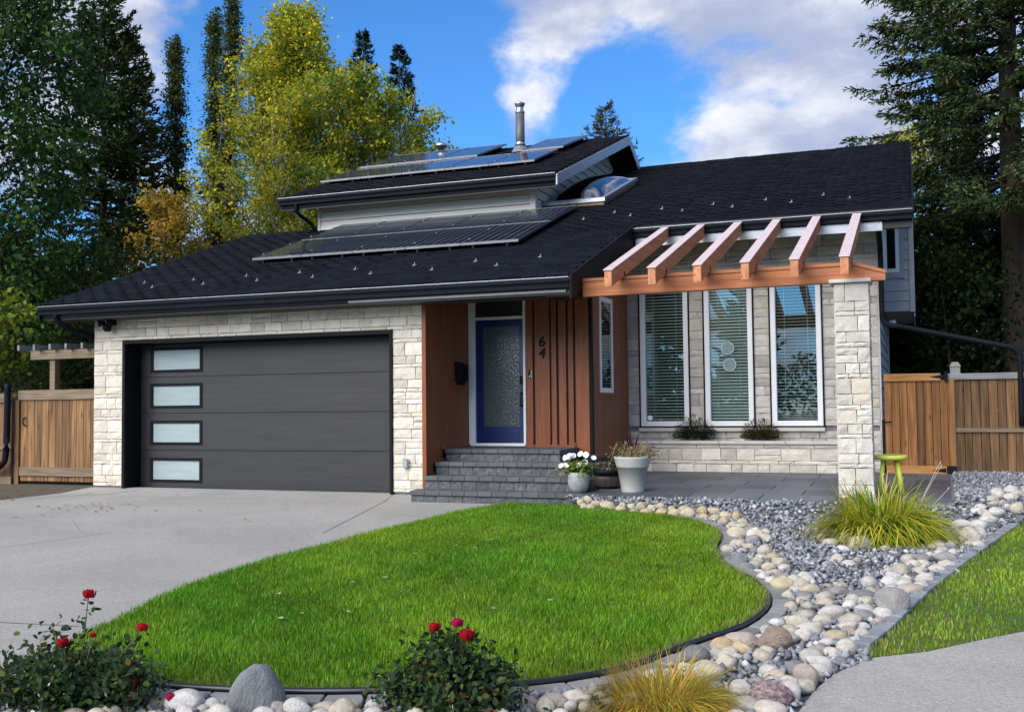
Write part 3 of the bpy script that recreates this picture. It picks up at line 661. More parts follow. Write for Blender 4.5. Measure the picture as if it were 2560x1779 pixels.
# corner return
for s in ashlar(YW, YW + .12, .16, 4.2): pass
hb('corner_board', -.535, -.50, YW - .02, YW + .14, .16, 4.3, mat='cap')
for wi, (x0, x1) in enumerate(WINS):
    wo_ = mesh_obj('window', box_v(x0 + .03, x1 - .03, YW + .19, YW + .20, ZB, ZT), CUBE_F, 'room', house)
    for b in [(x0, x0 + .085, ZB, ZT), (x1 - .085, x1, ZB, ZT), (x0 + .085, x1 - .085, ZB, ZB + .085), (x0 + .085, x1 - .085, ZT - .085, ZT)]:
        box('frame', b[0], b[1], YW - .05, YW + .06, b[2], b[3], 'white', wo_, bevel=.006)
    for b in [(x0 - .022, x0, ZB - .02, ZT), (x1, x1 + .022, ZB - .02, ZT)]: box('gasket', b[0], b[1], YW - .06, YW + .02, b[2], b[3], 'black', wo_)
    box('gasket', x0, x1, YW - .055, YW + .02, ZB - .022, ZB - .002, 'black', wo_)
    box('pane', x0 + .085, x1 - .085, YW + .012, YW + .016, ZB + .085, ZT - .085, 'glass', wo_)
    z = ZB + .11; tilt = [.016, .030, .008][wi]; k = 0
    base_me = None
    while z < ZT - .1:
        dz = tilt
        V8 = [(x0 + .09, YW + .035, 0), (x1 - .09, YW + .035, 0), (x1 - .09, YW + .075, dz), (x0 + .09, YW + .075, dz), (x0 + .09, YW + .035, .004), (x1 - .09, YW + .035, .004), (x1 - .09, YW + .075, dz + .004), (x0 + .09, YW + .075, dz + .004)]
        if base_me is None: o = hexa('slat', V8, 'slat', wo_); base_me = o.data
        else: o = link(bpy.data.objects.new('slat', base_me), wo_)
        o.location = (0, 0, z)
        z += .052 if wi != 2 or z > 1.12 else .030
    for cx in (x0 + .22, x1 - .22): tube('cord', [(cx, YW + .030, ZB + .1), (cx, YW + .030, ZT - .09)], .003, 'slat', wo_, sides=5)
    if wi == 1:
        for zz_, xx_ in ((2.19, -2.895), (1.915, -2.865)):
            ring = [(math.cos(t), math.sin(t)) for t in np.linspace(0, 2 * math.pi, 28, endpoint=False)]
            dsk = mesh_obj('decal', [(xx_ + a * .105, YW + .006, zz_ + b * .105) for a, b in ring] + [(xx_ + a * .105, YW + .011, zz_ + b * .105) for a, b in ring], [tuple(range(28))[::-1]] + [(i, (i + 1) % 28, 28 + (i + 1) % 28, 28 + i) for i in range(28)], 'disc', wo_)
            V = [(xx_ + a * r_, YW + .003, zz_ + b * r_) for r_ in (.112, .094) for a, b in ring]
            mesh_obj('decal_rim', V, [(i, 28 + i, 28 + (i + 1) % 28, (i + 1) % 28) for i in range(28)], 'disc_rim', wo_)
    if wi == 0:
        ring = [(math.cos(t), math.sin(t)) for t in np.linspace(0, 2 * math.pi, 20, endpoint=False)]
        mesh_obj('round_decal', [(-4.225 + a * .045, YW + .006, 1.045 + b * .045) for a, b in ring], [tuple(range(20))[::-1]], 'white', wo_)
hb('window_sill', -4.40, -1.36, YW - .10, YW - .0, .815, .875, mat='cap', bevel=.006)
hb('interior', -4.55, -.7, YW + .9, YW + .92, .5, 4.2, mat='room')
hb('curtain', -4.10, -3.72, YW + .5, YW + .52, .9, 2.4, mat='room_blue')

# roof decks
def slab(name, x0, x1, y0, y1, zf, t, mat, parent):
    return hexa(name, [(x0, y0, zf(y0) - t), (x1, y0, zf(y0) - t), (x1, y1, zf(y1) - t), (x0, y1, zf(y1) - t), (x0, y0, zf(y0)), (x1, y0, zf(y0)), (x1, y1, zf(y1)), (x0, y1, zf(y1))], mat, parent)
roof = slab('roof', -13.33, -4.23, 13.16, 18.80, zr, .20, 'soffit', house)
slab('roof_deck', -4.23, .02, 16.50, 24.75, zr, .20, 'soffit', roof)
slab('roof_deck', -6.70, -4.23, 18.80, 24.75, zr, .20, 'soffit', roof)
slab('roof_deck', -13.33, -11.45, 18.80, 23.6, lambda y: zr(18.8) - .35 * (y - 18.8), .20, 'soffit', roof)
slab('roof_deck', -6.70, .02, 24.75, 31, lambda y: zr(24.75) - .35 * (y - 24.75), .20, 'soffit', roof)
uroof = slab('upper_roof', -12.05, -6.07, 18.12, 23.40, zu, .16, 'soffit', house)
slab('roof_deck', -12.05, -6.07, 23.40, 28.5, lambda y: zu(23.4) - .5 * (y - 23.4), .16, 'soffit', uroof)
# shingles
SH = []
def courses(x0f, x1f, y0, y1, zf, slope, par):
    y = y0; i = 0
    while y < y1 - .03:
        x0, x1 = x0f(y), x1f(y)
        x = x0 + (0 if i % 2 else -.165) + random.uniform(-.02, .02)
        while x < x1:
            a, b = max(x, x0), min(x + .33, x1)
            if b - a > .04: SH.append((a + .002, b - .002, y, min(y + .178, y1), zf, random.uniform(.024, .038), par))
            x += .33
        y += .160; i += 1
courses(lambda y: -13.33, lambda y: -4.23 if y < 16.42 else .02, 13.13, 18.62, zr, .35, roof)
courses(lambda y: -6.66, lambda y: .02, 18.62, 24.75, zr, .35, roof)
courses(lambda y: -13.33, lambda y: -11.47, 18.62, 18.85, zr, .35, roof)
courses(lambda y: -12.05, lambda y: -6.07, 18.08, 23.40, zu, .37, uroof)
def sh_v(s):
    a, b, y0, y1, zf, t, par = s
    ya = y0
    return [(a, ya, zf(ya) + .001), (b, ya, zf(ya) + .001), (b, y1, zf(y1) + .001), (a, y1, zf(y1) + .001), (a, ya, zf(ya) + t), (b, ya, zf(ya) + t), (b, y1, zf(y1) + .004), (a, y1, zf(y1) + .004)]
SHm = sorted([s for s in SH if s[6] is roof], key=lambda s: (s[0] + .15) ** 2 + s[2] ** 2)
for s in SHm[:290]: hexa('shingle', sh_v(s), 'shingle', roof)
def joined_shingles(L, par):
    so = Soup()
    for s in L:
        v = np.array(sh_v(s)); c = random.uniform(.0042, .0085)
        if random.random() < .03: c *= 1.5
        so.add(v, np.array(CUBE_F), np.tile([c * .75, c * 1.0, c * 1.7], (8, 1)))
    o = so.build('shingles', 'shingle_col', par); o['kind'] = 'stuff'
_ms, _nts, _bs = _nt('shingle_col'); _a = _nts.nodes.new('ShaderNodeAttribute'); _a.attribute_name = 'col'; _nts.links.new(_a.outputs['Color'], _bs.inputs['Base Color']); _bs.inputs['Roughness'].default_value = .78; _bs.inputs['Specular IOR Level'].default_value = .12
_n = _nts.nodes.new('ShaderNodeTexNoise'); _n.inputs['Scale'].default_value = 90; _tc = _nts.nodes.new('ShaderNodeTexCoord'); _nts.links.new(_tc.outputs['Object'], _n.inputs['Vector'])
_bp = _nts.nodes.new('ShaderNodeBump'); _bp.inputs['Strength'].default_value = .5; _bp.inputs['Distance'].default_value = .004; _nts.links.new(_n.outputs['Fac'], _bp.inputs['Height']); _nts.links.new(_bp.outputs[0], _bs.inputs['Normal'])
M['shingle_col'] = _ms
joined_shingles(SHm[290:], roof); joined_shingles([s for s in SH if s[6] is uroof], uroof)
# ridge caps
for (x0, x1, y, zf, par) in [(-6.6, .02, 24.75, zr, roof), (-13.33, -11.5, 18.80, zr, roof), (-12.05, -6.07, 23.40, zu, uroof)]:
    x = x0
    while x < x1 - .02:
        b = min(x + .24, x1); z = zf(y) + .012
        mesh_obj('ridge_cap', [(x, y - .13, z - .045), (b, y - .13, z - .052), (b, y, z - .006), (x, y, z + .012), (x, y + .13, z - .055), (b, y + .13, z - .06), (x, y - .13, z - .065), (b, y - .13, z - .07), (b, y + .13, z - .08), (x, y + .13, z - .08)],
                 [(0, 1, 2, 3), (3, 2, 5, 4), (0, 6, 7, 1), (6, 0, 3, 4, 9), (7, 8, 5, 2, 1), (4, 5, 8, 9)], 'shingle', par)
        x += .21
# gutters (K-style profile)
def gutter(x0, x1, y, z, par):
    p = [(y + .11, z - .13), (y + .03, z - .13), (y + .025, z - .08), (y + .0, z - .045), (y, z), (y + .012, z + .004), (y + .012, z - .01), (y + .03, z - .03), (y + .105, z - .03), (y + .11, z)]
    extrude_x('gutter', p, x0, x1, 'gutter', par)
    box('gutter_lip', x0, x1, y - .004, y + .014, z + .004, z + .012, 'alum', par)
gutter(-13.33, -4.235, 13.06, 2.955, house); gutter(-4.20, .03, 16.38, 4.105, house); gutter(-12.05, -6.075, 18.02, 5.535, house)
hb('fascia', -13.33, -4.235, 13.175, 13.20, 2.745, 2.93, mat='soffit'); hb('fascia_flashing', -13.3, -7.6, 13.150, 13.174, 2.772, 2.80, mat='gutter'); hb('fascia_flashing', -7.598, -4.30, 13.150, 13.174, 2.772, 2.806, mat='alum_dark')  # flashing split in two metals: the gleam at its right is put into colour
hb('fascia', -4.20, .02, 16.50, 16.53, 3.86, 4.07, mat='soffit'); hb('fascia_flashing', -4.18, -.4, 16.47, 16.499, 3.83, 3.965, mat='alum')
hb('fascia', -12.05, -6.08, 18.135, 18.16, 5.30, 5.50, mat='soffit'); hb('fascia_flashing', -12.03, -6.10, 18.115, 18.134, 5.335, 5.385, mat='gutter')
# soffits
hb('soffit_panel', -13.30, -4.26, 13.20, 13.70, 2.745, 2.775, mat='soffit')
hb('soffit_panel', -6.66, -4.26, 13.70, 15.24, 3.02, 3.04, mat='soffit')
hb('soffit_panel', -4.58, .0, 16.53, YW, 3.99, 4.02, mat='soffit')
# rake boards
def rake(x0, x1, y0, y1, zf, dep, mat, par, up=.02):
    hexa('rake_board', [(x0, y0, zf(y0) - dep), (x1, y0, zf(y0) - dep), (x1, y1, zf(y1) - dep), (x0, y1, zf(y1) - dep), (x0, y0, zf(y0) + up), (x1, y0, zf(y0) + up), (x1, y1, zf(y1) + up), (x0, y1, zf(y1) + up)], mat, par)
rake(-4.228, -4.20, 13.09, 16.50, zr, .30, 'black', house)
rake(-13.36, -13.332, 13.10, 18.80, zr, .24, 'black', house)
rake(.022, .05, 16.42, 24.75, zr, .24, 'black', house)
rake(-6.068, -6.04, 18.06, 23.40, zu, .21, 'rake', house, up=-.01)
rake(-6.068, -6.04, 23.40, 28.4, lambda y: zu(23.4) - .5 * (y - 23.4), .21, 'rake', house, up=-.01)
# box end at the eave return
hexa('eave_return', [(-4.60, 13.19, 2.72), (-4.23, 13.19, 2.72), (-4.23, 13.68, 2.72), (-4.60, 13.68, 2.72), (-4.60, 13.19, 2.90), (-4.23, 13.19, 2.90), (-4.23, 13.68, 3.0), (-4.60, 13.68, 3.0)], 'black', house)
# infill under the rake beside the pergola
hexa('rake_infill', [(-4.62, 13.70, 2.76), (-4.26, 13.70, 2.76), (-4.26, 16.9, 3.7), (-4.62, 16.9, 3.7), (-4.62, 13.70, 3.0), (-4.26, 13.70, 3.0), (-4.26, 16.9, 4.05), (-4.62, 16.9, 4.05)], 'black', house)

# upper storey walls: lap siding boards
uw = hb('upper_wall', -11.42, -6.70, 18.66, 23.0, 4.6, 5.45, mat='mortar_lap_shadow')  # dark backing seen through the board gaps paints the lap shadow lines
z = 4.72
for z0, z1 in [(4.70, 4.94), (4.94, 5.13), (5.13, 5.32), (5.32, 5.52)]:
    hexa('siding_board', [(-11.40, 18.600, z0), (-6.72, 18.600, z0), (-6.72, 18.66, z0), (-11.40, 18.66, z0), (-11.40, 18.628, z1 - .012), (-6.72, 18.628, z1 - .012), (-6.72, 18.66, z1 - .012), (-11.40, 18.66, z1 - .012)], 'siding', uw)
box('corner_board', -11.46, -11.40, 18.59, 18.68, 4.7, 5.5, 'siding', uw, bevel=.004)
box('corner_board', -6.77, -6.665, 18.585, 18.60, 4.85, 5.55, 'siding', uw, bevel=.003); box('corner_board', -6.68, -6.655, 18.60, 18.72, 4.85, 5.6, 'siding', uw, bevel=.003)
mesh_obj('gable_backing', [(-6.70, 18.66, 4.6), (-6.70, 28.2, 4.6), (-6.70, 28.2, 5.0), (-6.70, 23.4, 7.35), (-6.70, 18.66, 5.6)], [(0, 1, 2, 3, 4)], 'mortar_lap_shadow', uw)  # same dark backing, painting shadow lines between the gable boards
z = 4.88
while z < 7.3:
    z1 = min(z + .185, 7.36)
    def ylo(q): return max(18.70, 18.05 + (q + .16 - 5.53) / .37 + .02)
    hexa('siding_board', [(-6.70, ylo(z1), z), (-6.668, ylo(z1), z), (-6.668, 24.9, z), (-6.70, 24.9, z), (-6.70, ylo(z1), z1 - .016), (-6.685, ylo(z1), z1 - .016), (-6.685, 24.4, z1 - .016), (-6.70, 24.4, z1 - .016)], 'siding', uw)
    z = z1
# skylight
sk = mesh_obj('skylight', [], [], 'curb', house)
def rp(x, y, h): return (x, y, zr(y) + h)
SX0, SX1, SY0, SY1 = -6.62, -5.43, 19.0, 21.5
V = [rp(SX0, SY0, 0), rp(SX1, SY0, 0), rp(SX1, SY1, 0), rp(SX0, SY1, 0), rp(SX0, SY0, .10), rp(SX1, SY0, .10), rp(SX1, SY1, .10), rp(SX0, SY1, .10)]
sk.data.from_pydata(V, [], CUBE_F); sk.data.update()
for (a, b, c, d) in [(SX0 - .03, SX1 + .03, SY0 - .03, SY0 + .06), (SX0 - .03, SX1 + .03, SY1 - .06, SY1 + .03), (SX0 - .03, SX0 + .06, SY0 + .06, SY1 - .06), (SX1 - .06, SX1 + .03, SY0 + .06, SY1 - .06)]:
    hexa('skylight_frame', [rp(a, c, .10), rp(b, c, .10), rp(b, d, .10), rp(a, d, .10), rp(a, c, .17), rp(b, c, .17), rp(b, d, .17), rp(a, d, .17)], 'alum', sk)
n = 16; V, F = [], []
for j in range(n + 1):
    for i in range(n + 1):
        u, v = i / n * 2 - 1, j / n * 2 - 1
        h = max(0, (1 - abs(u) ** 2.4)) ** .6 * max(0, (1 - abs(v) ** 2.4)) ** .6
        V.append(rp((SX0 + SX1) / 2 + u * (SX1 - SX0 - .1) / 2, (SY0 + SY1) / 2 + v * (SY1 - SY0 - .1) / 2, .15 + .26 * h))
for j in range(n):
    for i in range(n): F.append((j * (n + 1) + i, j * (n + 1) + i + 1, (j + 1) * (n + 1) + i + 1, (j + 1) * (n + 1) + i))
mesh_obj('skylight_dome', V, F, 'dome', sk, smooth=True)
# flue, roof vent
FX, FY = -8.42, 22.5; fz = zu(FY)
fl = lathe('flue', [(.0, fz - .2), (.105, fz - .2), (.105, 8.06), (.0, 8.06)], 'chim', house, (FX, FY, 0), 20)
lathe('flue_collar', [(.13, fz + .10), (.15, fz + .06), (.108, fz + .2)], 'steel', fl, (FX, FY, 0), 20)
lathe('flue_flashing', [(.24, fz - .08), (.14, fz + .10), (.10, fz + .10)], 'alum', fl, (FX, FY, 0), 20)
lathe('flue_cap', [(.09, 8.06), (.112, 8.07), (.112, 8.11), (.085, 8.13), (.085, 8.22), (.11, 8.24), (.11, 8.26), (.125, 8.28), (.125, 8.30), (.05, 8.335), (0, 8.34)], 'steel', fl, (FX, FY, 0), 20)
vt = lathe('roof_vent', [(.08, 7.3), (.08, 7.78), (.16, 7.80), (.18, 7.84), (.14, 7.90), (0, 7.92)], 'steel', house, (-11.0, 23.7, 0), 16)
# snow guards
def guard(x, y):
    z = zr(y) + .026; K_ = .62
    o = mesh_obj('snow_guard', [(x + (a - x) * K_, y + (b - y) * K_, z + (c - z) * K_) for a, b, c in [(x - .012, y, z), (x + .012, y, z), (x + .012, y + .10, z + .038), (x - .012, y + .10, z + .038), (x - .06, y - .012, z), (x + .012, y - .012, z + .0), (x + .012, y - .012, z + .018), (x - .06, y - .012, z + .018),
                          (x - .010, y - .012, z + .018), (x + .010, y - .012, z + .018), (x + .010, y - .003, z + .075), (x - .010, y - .003, z + .075), (x + .012, y + .004, z + .03), (x - .012, y + .004, z + .03)]],
             [(0, 1, 2, 3), (4, 5, 6, 7), (8, 9, 10, 11), (9, 12, 10), (8, 11, 13), (12, 13, 11, 10), (7, 6, 12, 13)], 'guard', roof)
for x in np.arange(-12.2, -4.9, 1.02): guard(x, 14.30 + random.uniform(-.03, .03))
for x in np.arange(-11.7, -4.9, 1.02): guard(x, 13.88 + random.uniform(-.03, .03))
for x, y in [(-4.91, 17.89), (-4.05, 17.88), (-3.16, 17.92), (-2.28, 17.96), (-1.34, 18.0), (-5.34, 17.4), (-4.5, 17.42), (-3.61, 17.46), (-2.77, 17.5), (-1.81, 17.5), (-.9, 17.46)]: guard(x, y)
# downspouts, camera, outlet
tube('downspout', smoothpath([(-13.0, 13.12, 2.84), (-13.0, 13.14, 2.74), (-12.93, 13.3, 2.62), (-12.80, 13.66, 2.50), (-12.78, 13.78, 2.40), (-12.78, 13.80, 1.9)], 5), .04, 'gutter', house, sides=10)
tube('downspout', smoothpath([(-11.65, 18.08, 5.42), (-11.65, 18.12, 5.25), (-11.58, 18.40, 5.12), (-11.52, 18.53, 5.0), (-11.52, 18.55, 4.93), (-11.55, 18.4, 4.88)], 5), .04, 'gutter', house, sides=10)
tube('downspout', smoothpath([(-.46, 16.5, 4.0), (-.46, 16.6, 3.92), (-.46, 17.25, 3.7), (-.46, 17.34, 3.5), (-.46, 17.34, 2.75), (-.45, 17.34, 2.56), (-.36, 17.30, 2.47), (-.2, 17.27, 2.44)], 5) + smoothpath([(1.2, 17.2, 2.10), (1.36, 17.2, 2.06), (1.45, 17.2, 1.97), (1.46, 17.2, 1.85), (1.46, 17.2, .9)], 5), .042, 'gutter', house, sides=10)
cm = mesh_obj('security_camera', box_v(-12.40, -12.24, 13.60, 13.66, 2.66, 2.74), CUBE_F, 'black', house)
lathe('camera_globe', [(0, -.07), (.05, -.06), (.07, -.02), (.07, .03), (.04, .06), (0, .07)], 'black', cm, (-12.33, 13.54, 2.62), 14)
tube('camera_lamp', [(-12.38, 13.55, 2.70), (-12.44, 13.46, 2.68)], [.03, .055], 'black', cm); tube('camera_lamp', [(-12.28, 13.55, 2.70), (-12.20, 13.46, 2.68)], [.03, .055], 'black', cm)
hb('outlet_cover', -6.97, -6.885, 13.60, 13.665, .385, .52, mat='steel', bevel=.012)

# right side wall, cantilevered bay
rs = hb('right_wall', -.66, -.535, YW + .14, 24.0, .1, 4.25, mat='siding_grey')
z = .18
while z < 4.3:
    z1 = z + .19
    hexa('siding_board', [(-.535, YW + .15, z), (-.503, YW + .15, z), (-.503, 19.98 if z > 2.8 else 22.6, z), (-.535, 19.98 if z > 2.8 else 22.6, z), (-.535, YW + .15, z1 - .004), (-.52, YW + .15, z1 - .004), (-.52, 19.98 if z > 2.8 else 22.6, z1 - .004), (-.535, 19.98 if z > 2.8 else 22.6, z1 - .004)], 'siding_grey', rs)
    z = z1
box('corner_board', -.535, -.48, 22.6, 22.75, .1, 2.9, 'siding_grey', rs)
bay = hb('bay', -.53, .01, 20.02, 23.5, 2.92, 4.95, mat='siding_grey')
z = 2.90
while z < 4.75:
    z1 = z + .185
    xs_ = [(-.50, -.06)] if z1 < 3.60 else [(-.215 + .08, -.06)]
    for a, b in xs_:
        hexa('siding_board', [(a, 19.985, z), (b, 19.985, z), (b, 20.02, z), (a, 20.02, z), (a, 20.003, z1 - .004), (b, 20.003, z1 - .004), (b, 20.02, z1 - .004), (a, 20.02, z1 - .004)], 'siding_grey', bay)
    z = z1
box('corner_board', -.055, .035, 19.975, 20.02, 2.88, 4.95, 'siding_grey', bay, bevel=.003); box('corner_board', .012, .035, 20.02, 23.5, 2.80, 4.95, 'siding_grey', bay)
box('bay_trim', -.50, -.13, 19.975, 20.02, 3.50, 3.60, 'siding_grey', bay, bevel=.003); box('bay_trim', -.215, -.135, 19.975, 20.02, 3.60, 5.0, 'siding_grey', bay, bevel=.003)
bwn = box('bay_window', -.42, -.25, 20.0, 20.01, 3.66, 5.0, 'room', bay)
box('bay_window_frame', -.50, -.42, 19.965, 20.02, 3.60, 5.0, 'white', bay, bevel=.004); box('bay_window_frame', -.275, -.215, 19.965, 20.02, 3.60, 5.0, 'white', bay, bevel=.004); box('bay_window_frame', -.42, -.275, 19.965, 20.02, 3.60, 3.67, 'white', bay, bevel=.004)
box('bay_pane', -.42, -.275, 19.992, 19.995, 3.67, 5.0, 'glass', bay)
hexa('flood_lamp', [(-.40, 19.7, 2.60), (-.28, 19.7, 2.60), (-.28, 19.85, 2.66), (-.40, 19.85, 2.66), (-.40, 19.72, 2.72), (-.30, 19.72, 2.72), (-.30, 19.86, 2.74), (-.40, 19.86, 2.74)], 'alum', house)

# ------------------------------------------------------------------ solar panels
def panel(x0, x1, y0, y1, zf, h, label, group, split=True):
    P_ = lambda x, y, d=0: (x, y, zf(y) + h + d)
    t = thing('solar_panel', P_((x0 + x1) / 2, y0), label, 'solar panel', group)
    def q(name, a, b, c, d, z0, z1, mat):
        return hexa(name, [P_(a, c, z0), P_(b, c, z0), P_(b, d, z0), P_(a, d, z0), P_(a, c, z1), P_(b, c, z1), P_(b, d, z1), P_(a, d, z1)], mat, t)
    q('panel_glass', x0 + .012, x1 - .012, y0 + .012, y1 - .012, -.030, -.002, 'cell')
    for a in [(x0, x0 + .012, y0, y1), (x1 - .012, x1, y0, y1), (x0 + .012, x1 - .012, y0, y0 + .012), (x0 + .012, x1 - .012, y1 - .012, y1)]:
        q('panel_frame', *a, -.038, .002, 'panel_frame')
    V, F = [], []
    for k in range(1, 7):
        x = x0 + (x1 - x0) * k / 7; v = [P_(x - .003, y0 + .03, 0), P_(x + .003, y0 + .03, 0), P_(x + .003, y1 - .03, 0), P_(x - .003, y1 - .03, 0)]
        F.append(tuple(range(len(V), len(V) + 4))); V += v
    mesh_obj('busbar', V, F, 'busbar', t)
    for x in (x0 + .0, ):
        for y in (y0 + .35, y1 - .35): q('clamp', x - .02, x + .02, y - .025, y + .025, .003, .010, 'alum_dark')
    for y in (y0 + .35, y1 - .35): q('rail', x0, x1, y - .02, y + .02, -h + .03, -.040, 'black')
    for x in (x0 + .2, x1 - .2): q('mount_foot', x - .02, x + .02, y0 + .02, y0 + .08, -h + .02, -.038, 'black')
    return t
M['panel_frame'] = pm('panel_frame', (.08, .083, .09), (.12, .124, .13), scale=4, rough=.35, metal=.5)
ordn = ['leftmost', 'second', 'third', 'fourth', 'rightmost']
for i in range(5):
    for j, (a, b) in enumerate([(15.37, 16.93), (16.95, 18.48)]):
        panel(-10.80 + i * 1.0 + .005, -9.80 + i * 1.0 - .005, a, b, zr, .13, '%s dark solar panel in the %s row on the lower roof' % (ordn[i] if i in (0, 4) else ordn[i] + ' from left', ['lower', 'upper'][j]), 'solar panels on the lower roof')
for i in range(5):
    panel(-11.95 + i * .99 + .005, -10.96 + i * .99 - .005, 19.5, 21.06, zu, .13, '%s reflecting solar panel in the front row on the top roof' % (ordn[i] if i in (0, 4) else ordn[i] + ' from left'), 'solar panels on the top roof')
for i, x in enumerate((-11.95, -10.96, -9.97, -7.95)):
    panel(x + .005, x + .985, 21.25, 23.10, zu, .16, ['leftmost solar panel of the back row on the top roof', 'second from left solar panel of the back row on the top roof', 'solar panel left of the flue in the back row, top roof', 'solar panel right of the flue in the back row, top roof'][i], 'solar panels on the top roof')

# ------------------------------------------------------------------ entry steps
steps = thing('entry_steps', (-5.3, 13.2, -.06), 'charcoal block steps with four treads leading to the blue door', 'steps')
LV = [(13.19, -.06, .10, -4.12), (13.55, .10, .28, -4.30), (13.91, .28, .46, -4.44), (14.26, .46, .635, -4.78)]
for i, (yf, z0, z1, xr_) in enumerate(LV):
    xl = -6.62 - (.03 if i < 2 else 0)
    if i >= 1: xl = -6.60
    core = box('step_core', xl + .03, xr_ - .03, yf + .05, 15.2, -.05, z1 - .055, 'block', steps)
    # riser blocks
    x = xl + .01; zt = z1 - .062
    while x < xr_ - .05:
        w = random.uniform(.17, .23); b = min(x + w, xr_ - .02)
        if xr_ - .02 - b < .07: b = xr_ - .02
        stone_mesh('riser_block', (x + .003, b - .003, max(z0, z1 - .18) + .002, zt), .035, lambda u, z, d, yf=yf: (u, yf + .055 - d, z), 'block', core); x = b
    x = xl
    while x < xr_ - .03:
        w = random.uniform(.18, .24); b = min(x + w, xr_)
        if xr_ - b < .08: b = xr_
        box('cap_block', x + .002, b - .002, yf - .005, yf + (.40 if i < 3 else .46), z1 - .06, z1 + random.uniform(-.002, .002), 'step', core, bevel=.006); x = b
    if i == 3:
        y = yf + .46
        while y < 15.18:
            x = xl
            while x < xr_ - .05:
                b = min(x + .24, xr_); box('cap_block', x + .002, b - .002, y + .002, min(y + .24, 15.19) - .002, z1 - .06, z1 - .001, 'step', core, bevel=.004); x = b
            y += .24
    # right side faces of the upper steps
    y = yf + .02
    while y < 15.1 and i >= 1:
        b = min(y + .22, 15.2)
        stone_mesh('riser_block', (y + .003, b - .003, max(z0, z1 - .18) + .002, zt), .03, lambda u, z, d, xr_=xr_: (xr_ - .035 + d, u, z), 'block', core); y = b

# ------------------------------------------------------------------ patio of slate pavers
def pz(y): return .095 + .020 * (y - 13.1)
patio = sheet('patio', [(-4.12, 13.10), (.40, 13.10), (.52, 17.35), (-4.58, 17.35), (-4.58, 15.0), (-4.12, 15.0)], lambda x, y: pz(y), -.055, 'mortar_lap_shadow'); patio['kind'] = 'structure'
for r in range(7):
    y0 = 13.10 + r * .605; y1 = min(y0 + .60, 17.36); x = -4.55 - (.45 if r % 2 else 0)
    while x < .42:
        xa, xb = max(x, -4.12 if y1 < 15.0 else -4.57), min(x + .90, .40 + (y0 - 13.1) * .028)
        if xb - xa > .06:
            hexa('patio_tile', [(xa + .003, y0, pz(y0) - .05), (xb - .003, y0, pz(y0) - .05), (xb - .003, y1, pz(y1) - .05), (xa + .003, y1, pz(y1) - .05), (xa + .003, y0, pz(y0)), (xb - .003, y0, pz(y0)), (xb - .003, y1, pz(y1)), (xa + .003, y1, pz(y1))], 'paver', patio, bevel=.003)
        x += .905
# ------------------------------------------------------------------ planter wall below the windows
pl = thing('stone_planter', (-2.8, 17.0, .15), 'low stone planter wall with flat cap below the tall windows', 'planter')
box('planter_core', -4.50, -1.02, 17.02, 17.40, .10, .60, 'mortar_lap_shadow', pl)
fP = lambda u, z, d: (u, 17.03 - d, z)
for s in ashlar(-4.52, -1.0, .165, .62, hs=(.045, .13, .06, .20), wm=1.25): stone_mesh('stone', s, .045, fP, 'stone_light', pl)
x = -4.56
for w in (.62, .95, 1.05, .95):
    b = min(x + w, -.98); box('planter_cap', x + .003, b - .003, 16.95, 17.13, .62, .672, 'cap', pl, bevel=.006); x = b
box('planter_soil', -4.5, -1.02, 17.13, 17.40, .60, .655, 'soil', pl)

# ------------------------------------------------------------------ pergola and its column
col_ = thing('stone_column', (-.71, 13.7, .1), 'square stone column carrying the pergola beam', 'column')
CX0, CX1, CY0, CY1 = -.915, -.505, 13.50, 13.92
box('column_core', CX0 + .03, CX1 - .03, CY0 + .03, CY1 - .03, .0, 2.72, 'mortar_lap_shadow', col_)
for s in ashlar(CX0, CX1, .08, 2.74, hs=(.19, .056, .125), wm=.72): stone_mesh('stone', s, .045, lambda u, z, d: (u, CY0 + .032 - d, z), 'stone', col_)
for s in ashlar(CY0 + .03, CY1 - .03, .08, 2.74): stone_mesh('stone', s, .045, lambda u, z, d: (CX1 - .032 + d, u, z), 'stone', col_)
for s in ashlar(CY0 + .03, CY1 - .03, .08, 2.74): stone_mesh('stone', s, .045, lambda u, z, d: (CX0 + .032 - d, CY0 + CY1 - u, z), 'stone_light', col_)
box('column_cap', CX0 - .055, CX1 + .03, CY0 - .05, CY1 + .02, 2.742, 2.790, 'cap', col_, bevel=.008)
pg = thing('pergola', (-2.3, 13.6, 2.75), 'red-brown timber pergola with six sloping rafters over the patio', 'pergola')
BY0, BY1 = 13.60, 13.74
mesh_obj('beam', [(-4.20, BY0, 2.745), (-.31, BY0, 2.770), (-.31, BY0, 2.885), (-.68, BY0, 3.005), (-4.20, BY0, 2.985), (-4.20, BY1, 2.745), (-.31, BY1, 2.770), (-.31, BY1, 2.885), (-.68, BY1, 3.005), (-4.20, BY1, 2.985)],
         [(0, 1, 2, 3, 4), (9, 8, 7, 6, 5), (0, 5, 6, 1), (1, 6, 7, 2), (2, 7, 8, 3), (3, 8, 9, 4), (4, 9, 5, 0)], 'cedar_y', pg)
mesh_obj('beam_trim', [(-4.20, 13.586, 2.952), (-.68, 13.586, 2.970), (-.68, 13.586, 3.012), (-4.20, 13.586, 2.992), (-4.20, 13.76, 2.992), (-.68, 13.76, 3.012)], [(0, 1, 2, 3), (3, 2, 5, 4)], 'cedar_y', pg)
mesh_obj('beam_trim', [(-.68, 13.586, 2.970), (-.30, 13.586, 2.85), (-.30, 13.586, 2.892), (-.68, 13.586, 3.012), (-.68, 13.76, 3.012), (-.30, 13.76, 2.892)], [(0, 1, 2, 3), (3, 2, 5, 4)], 'cedar_y', pg)
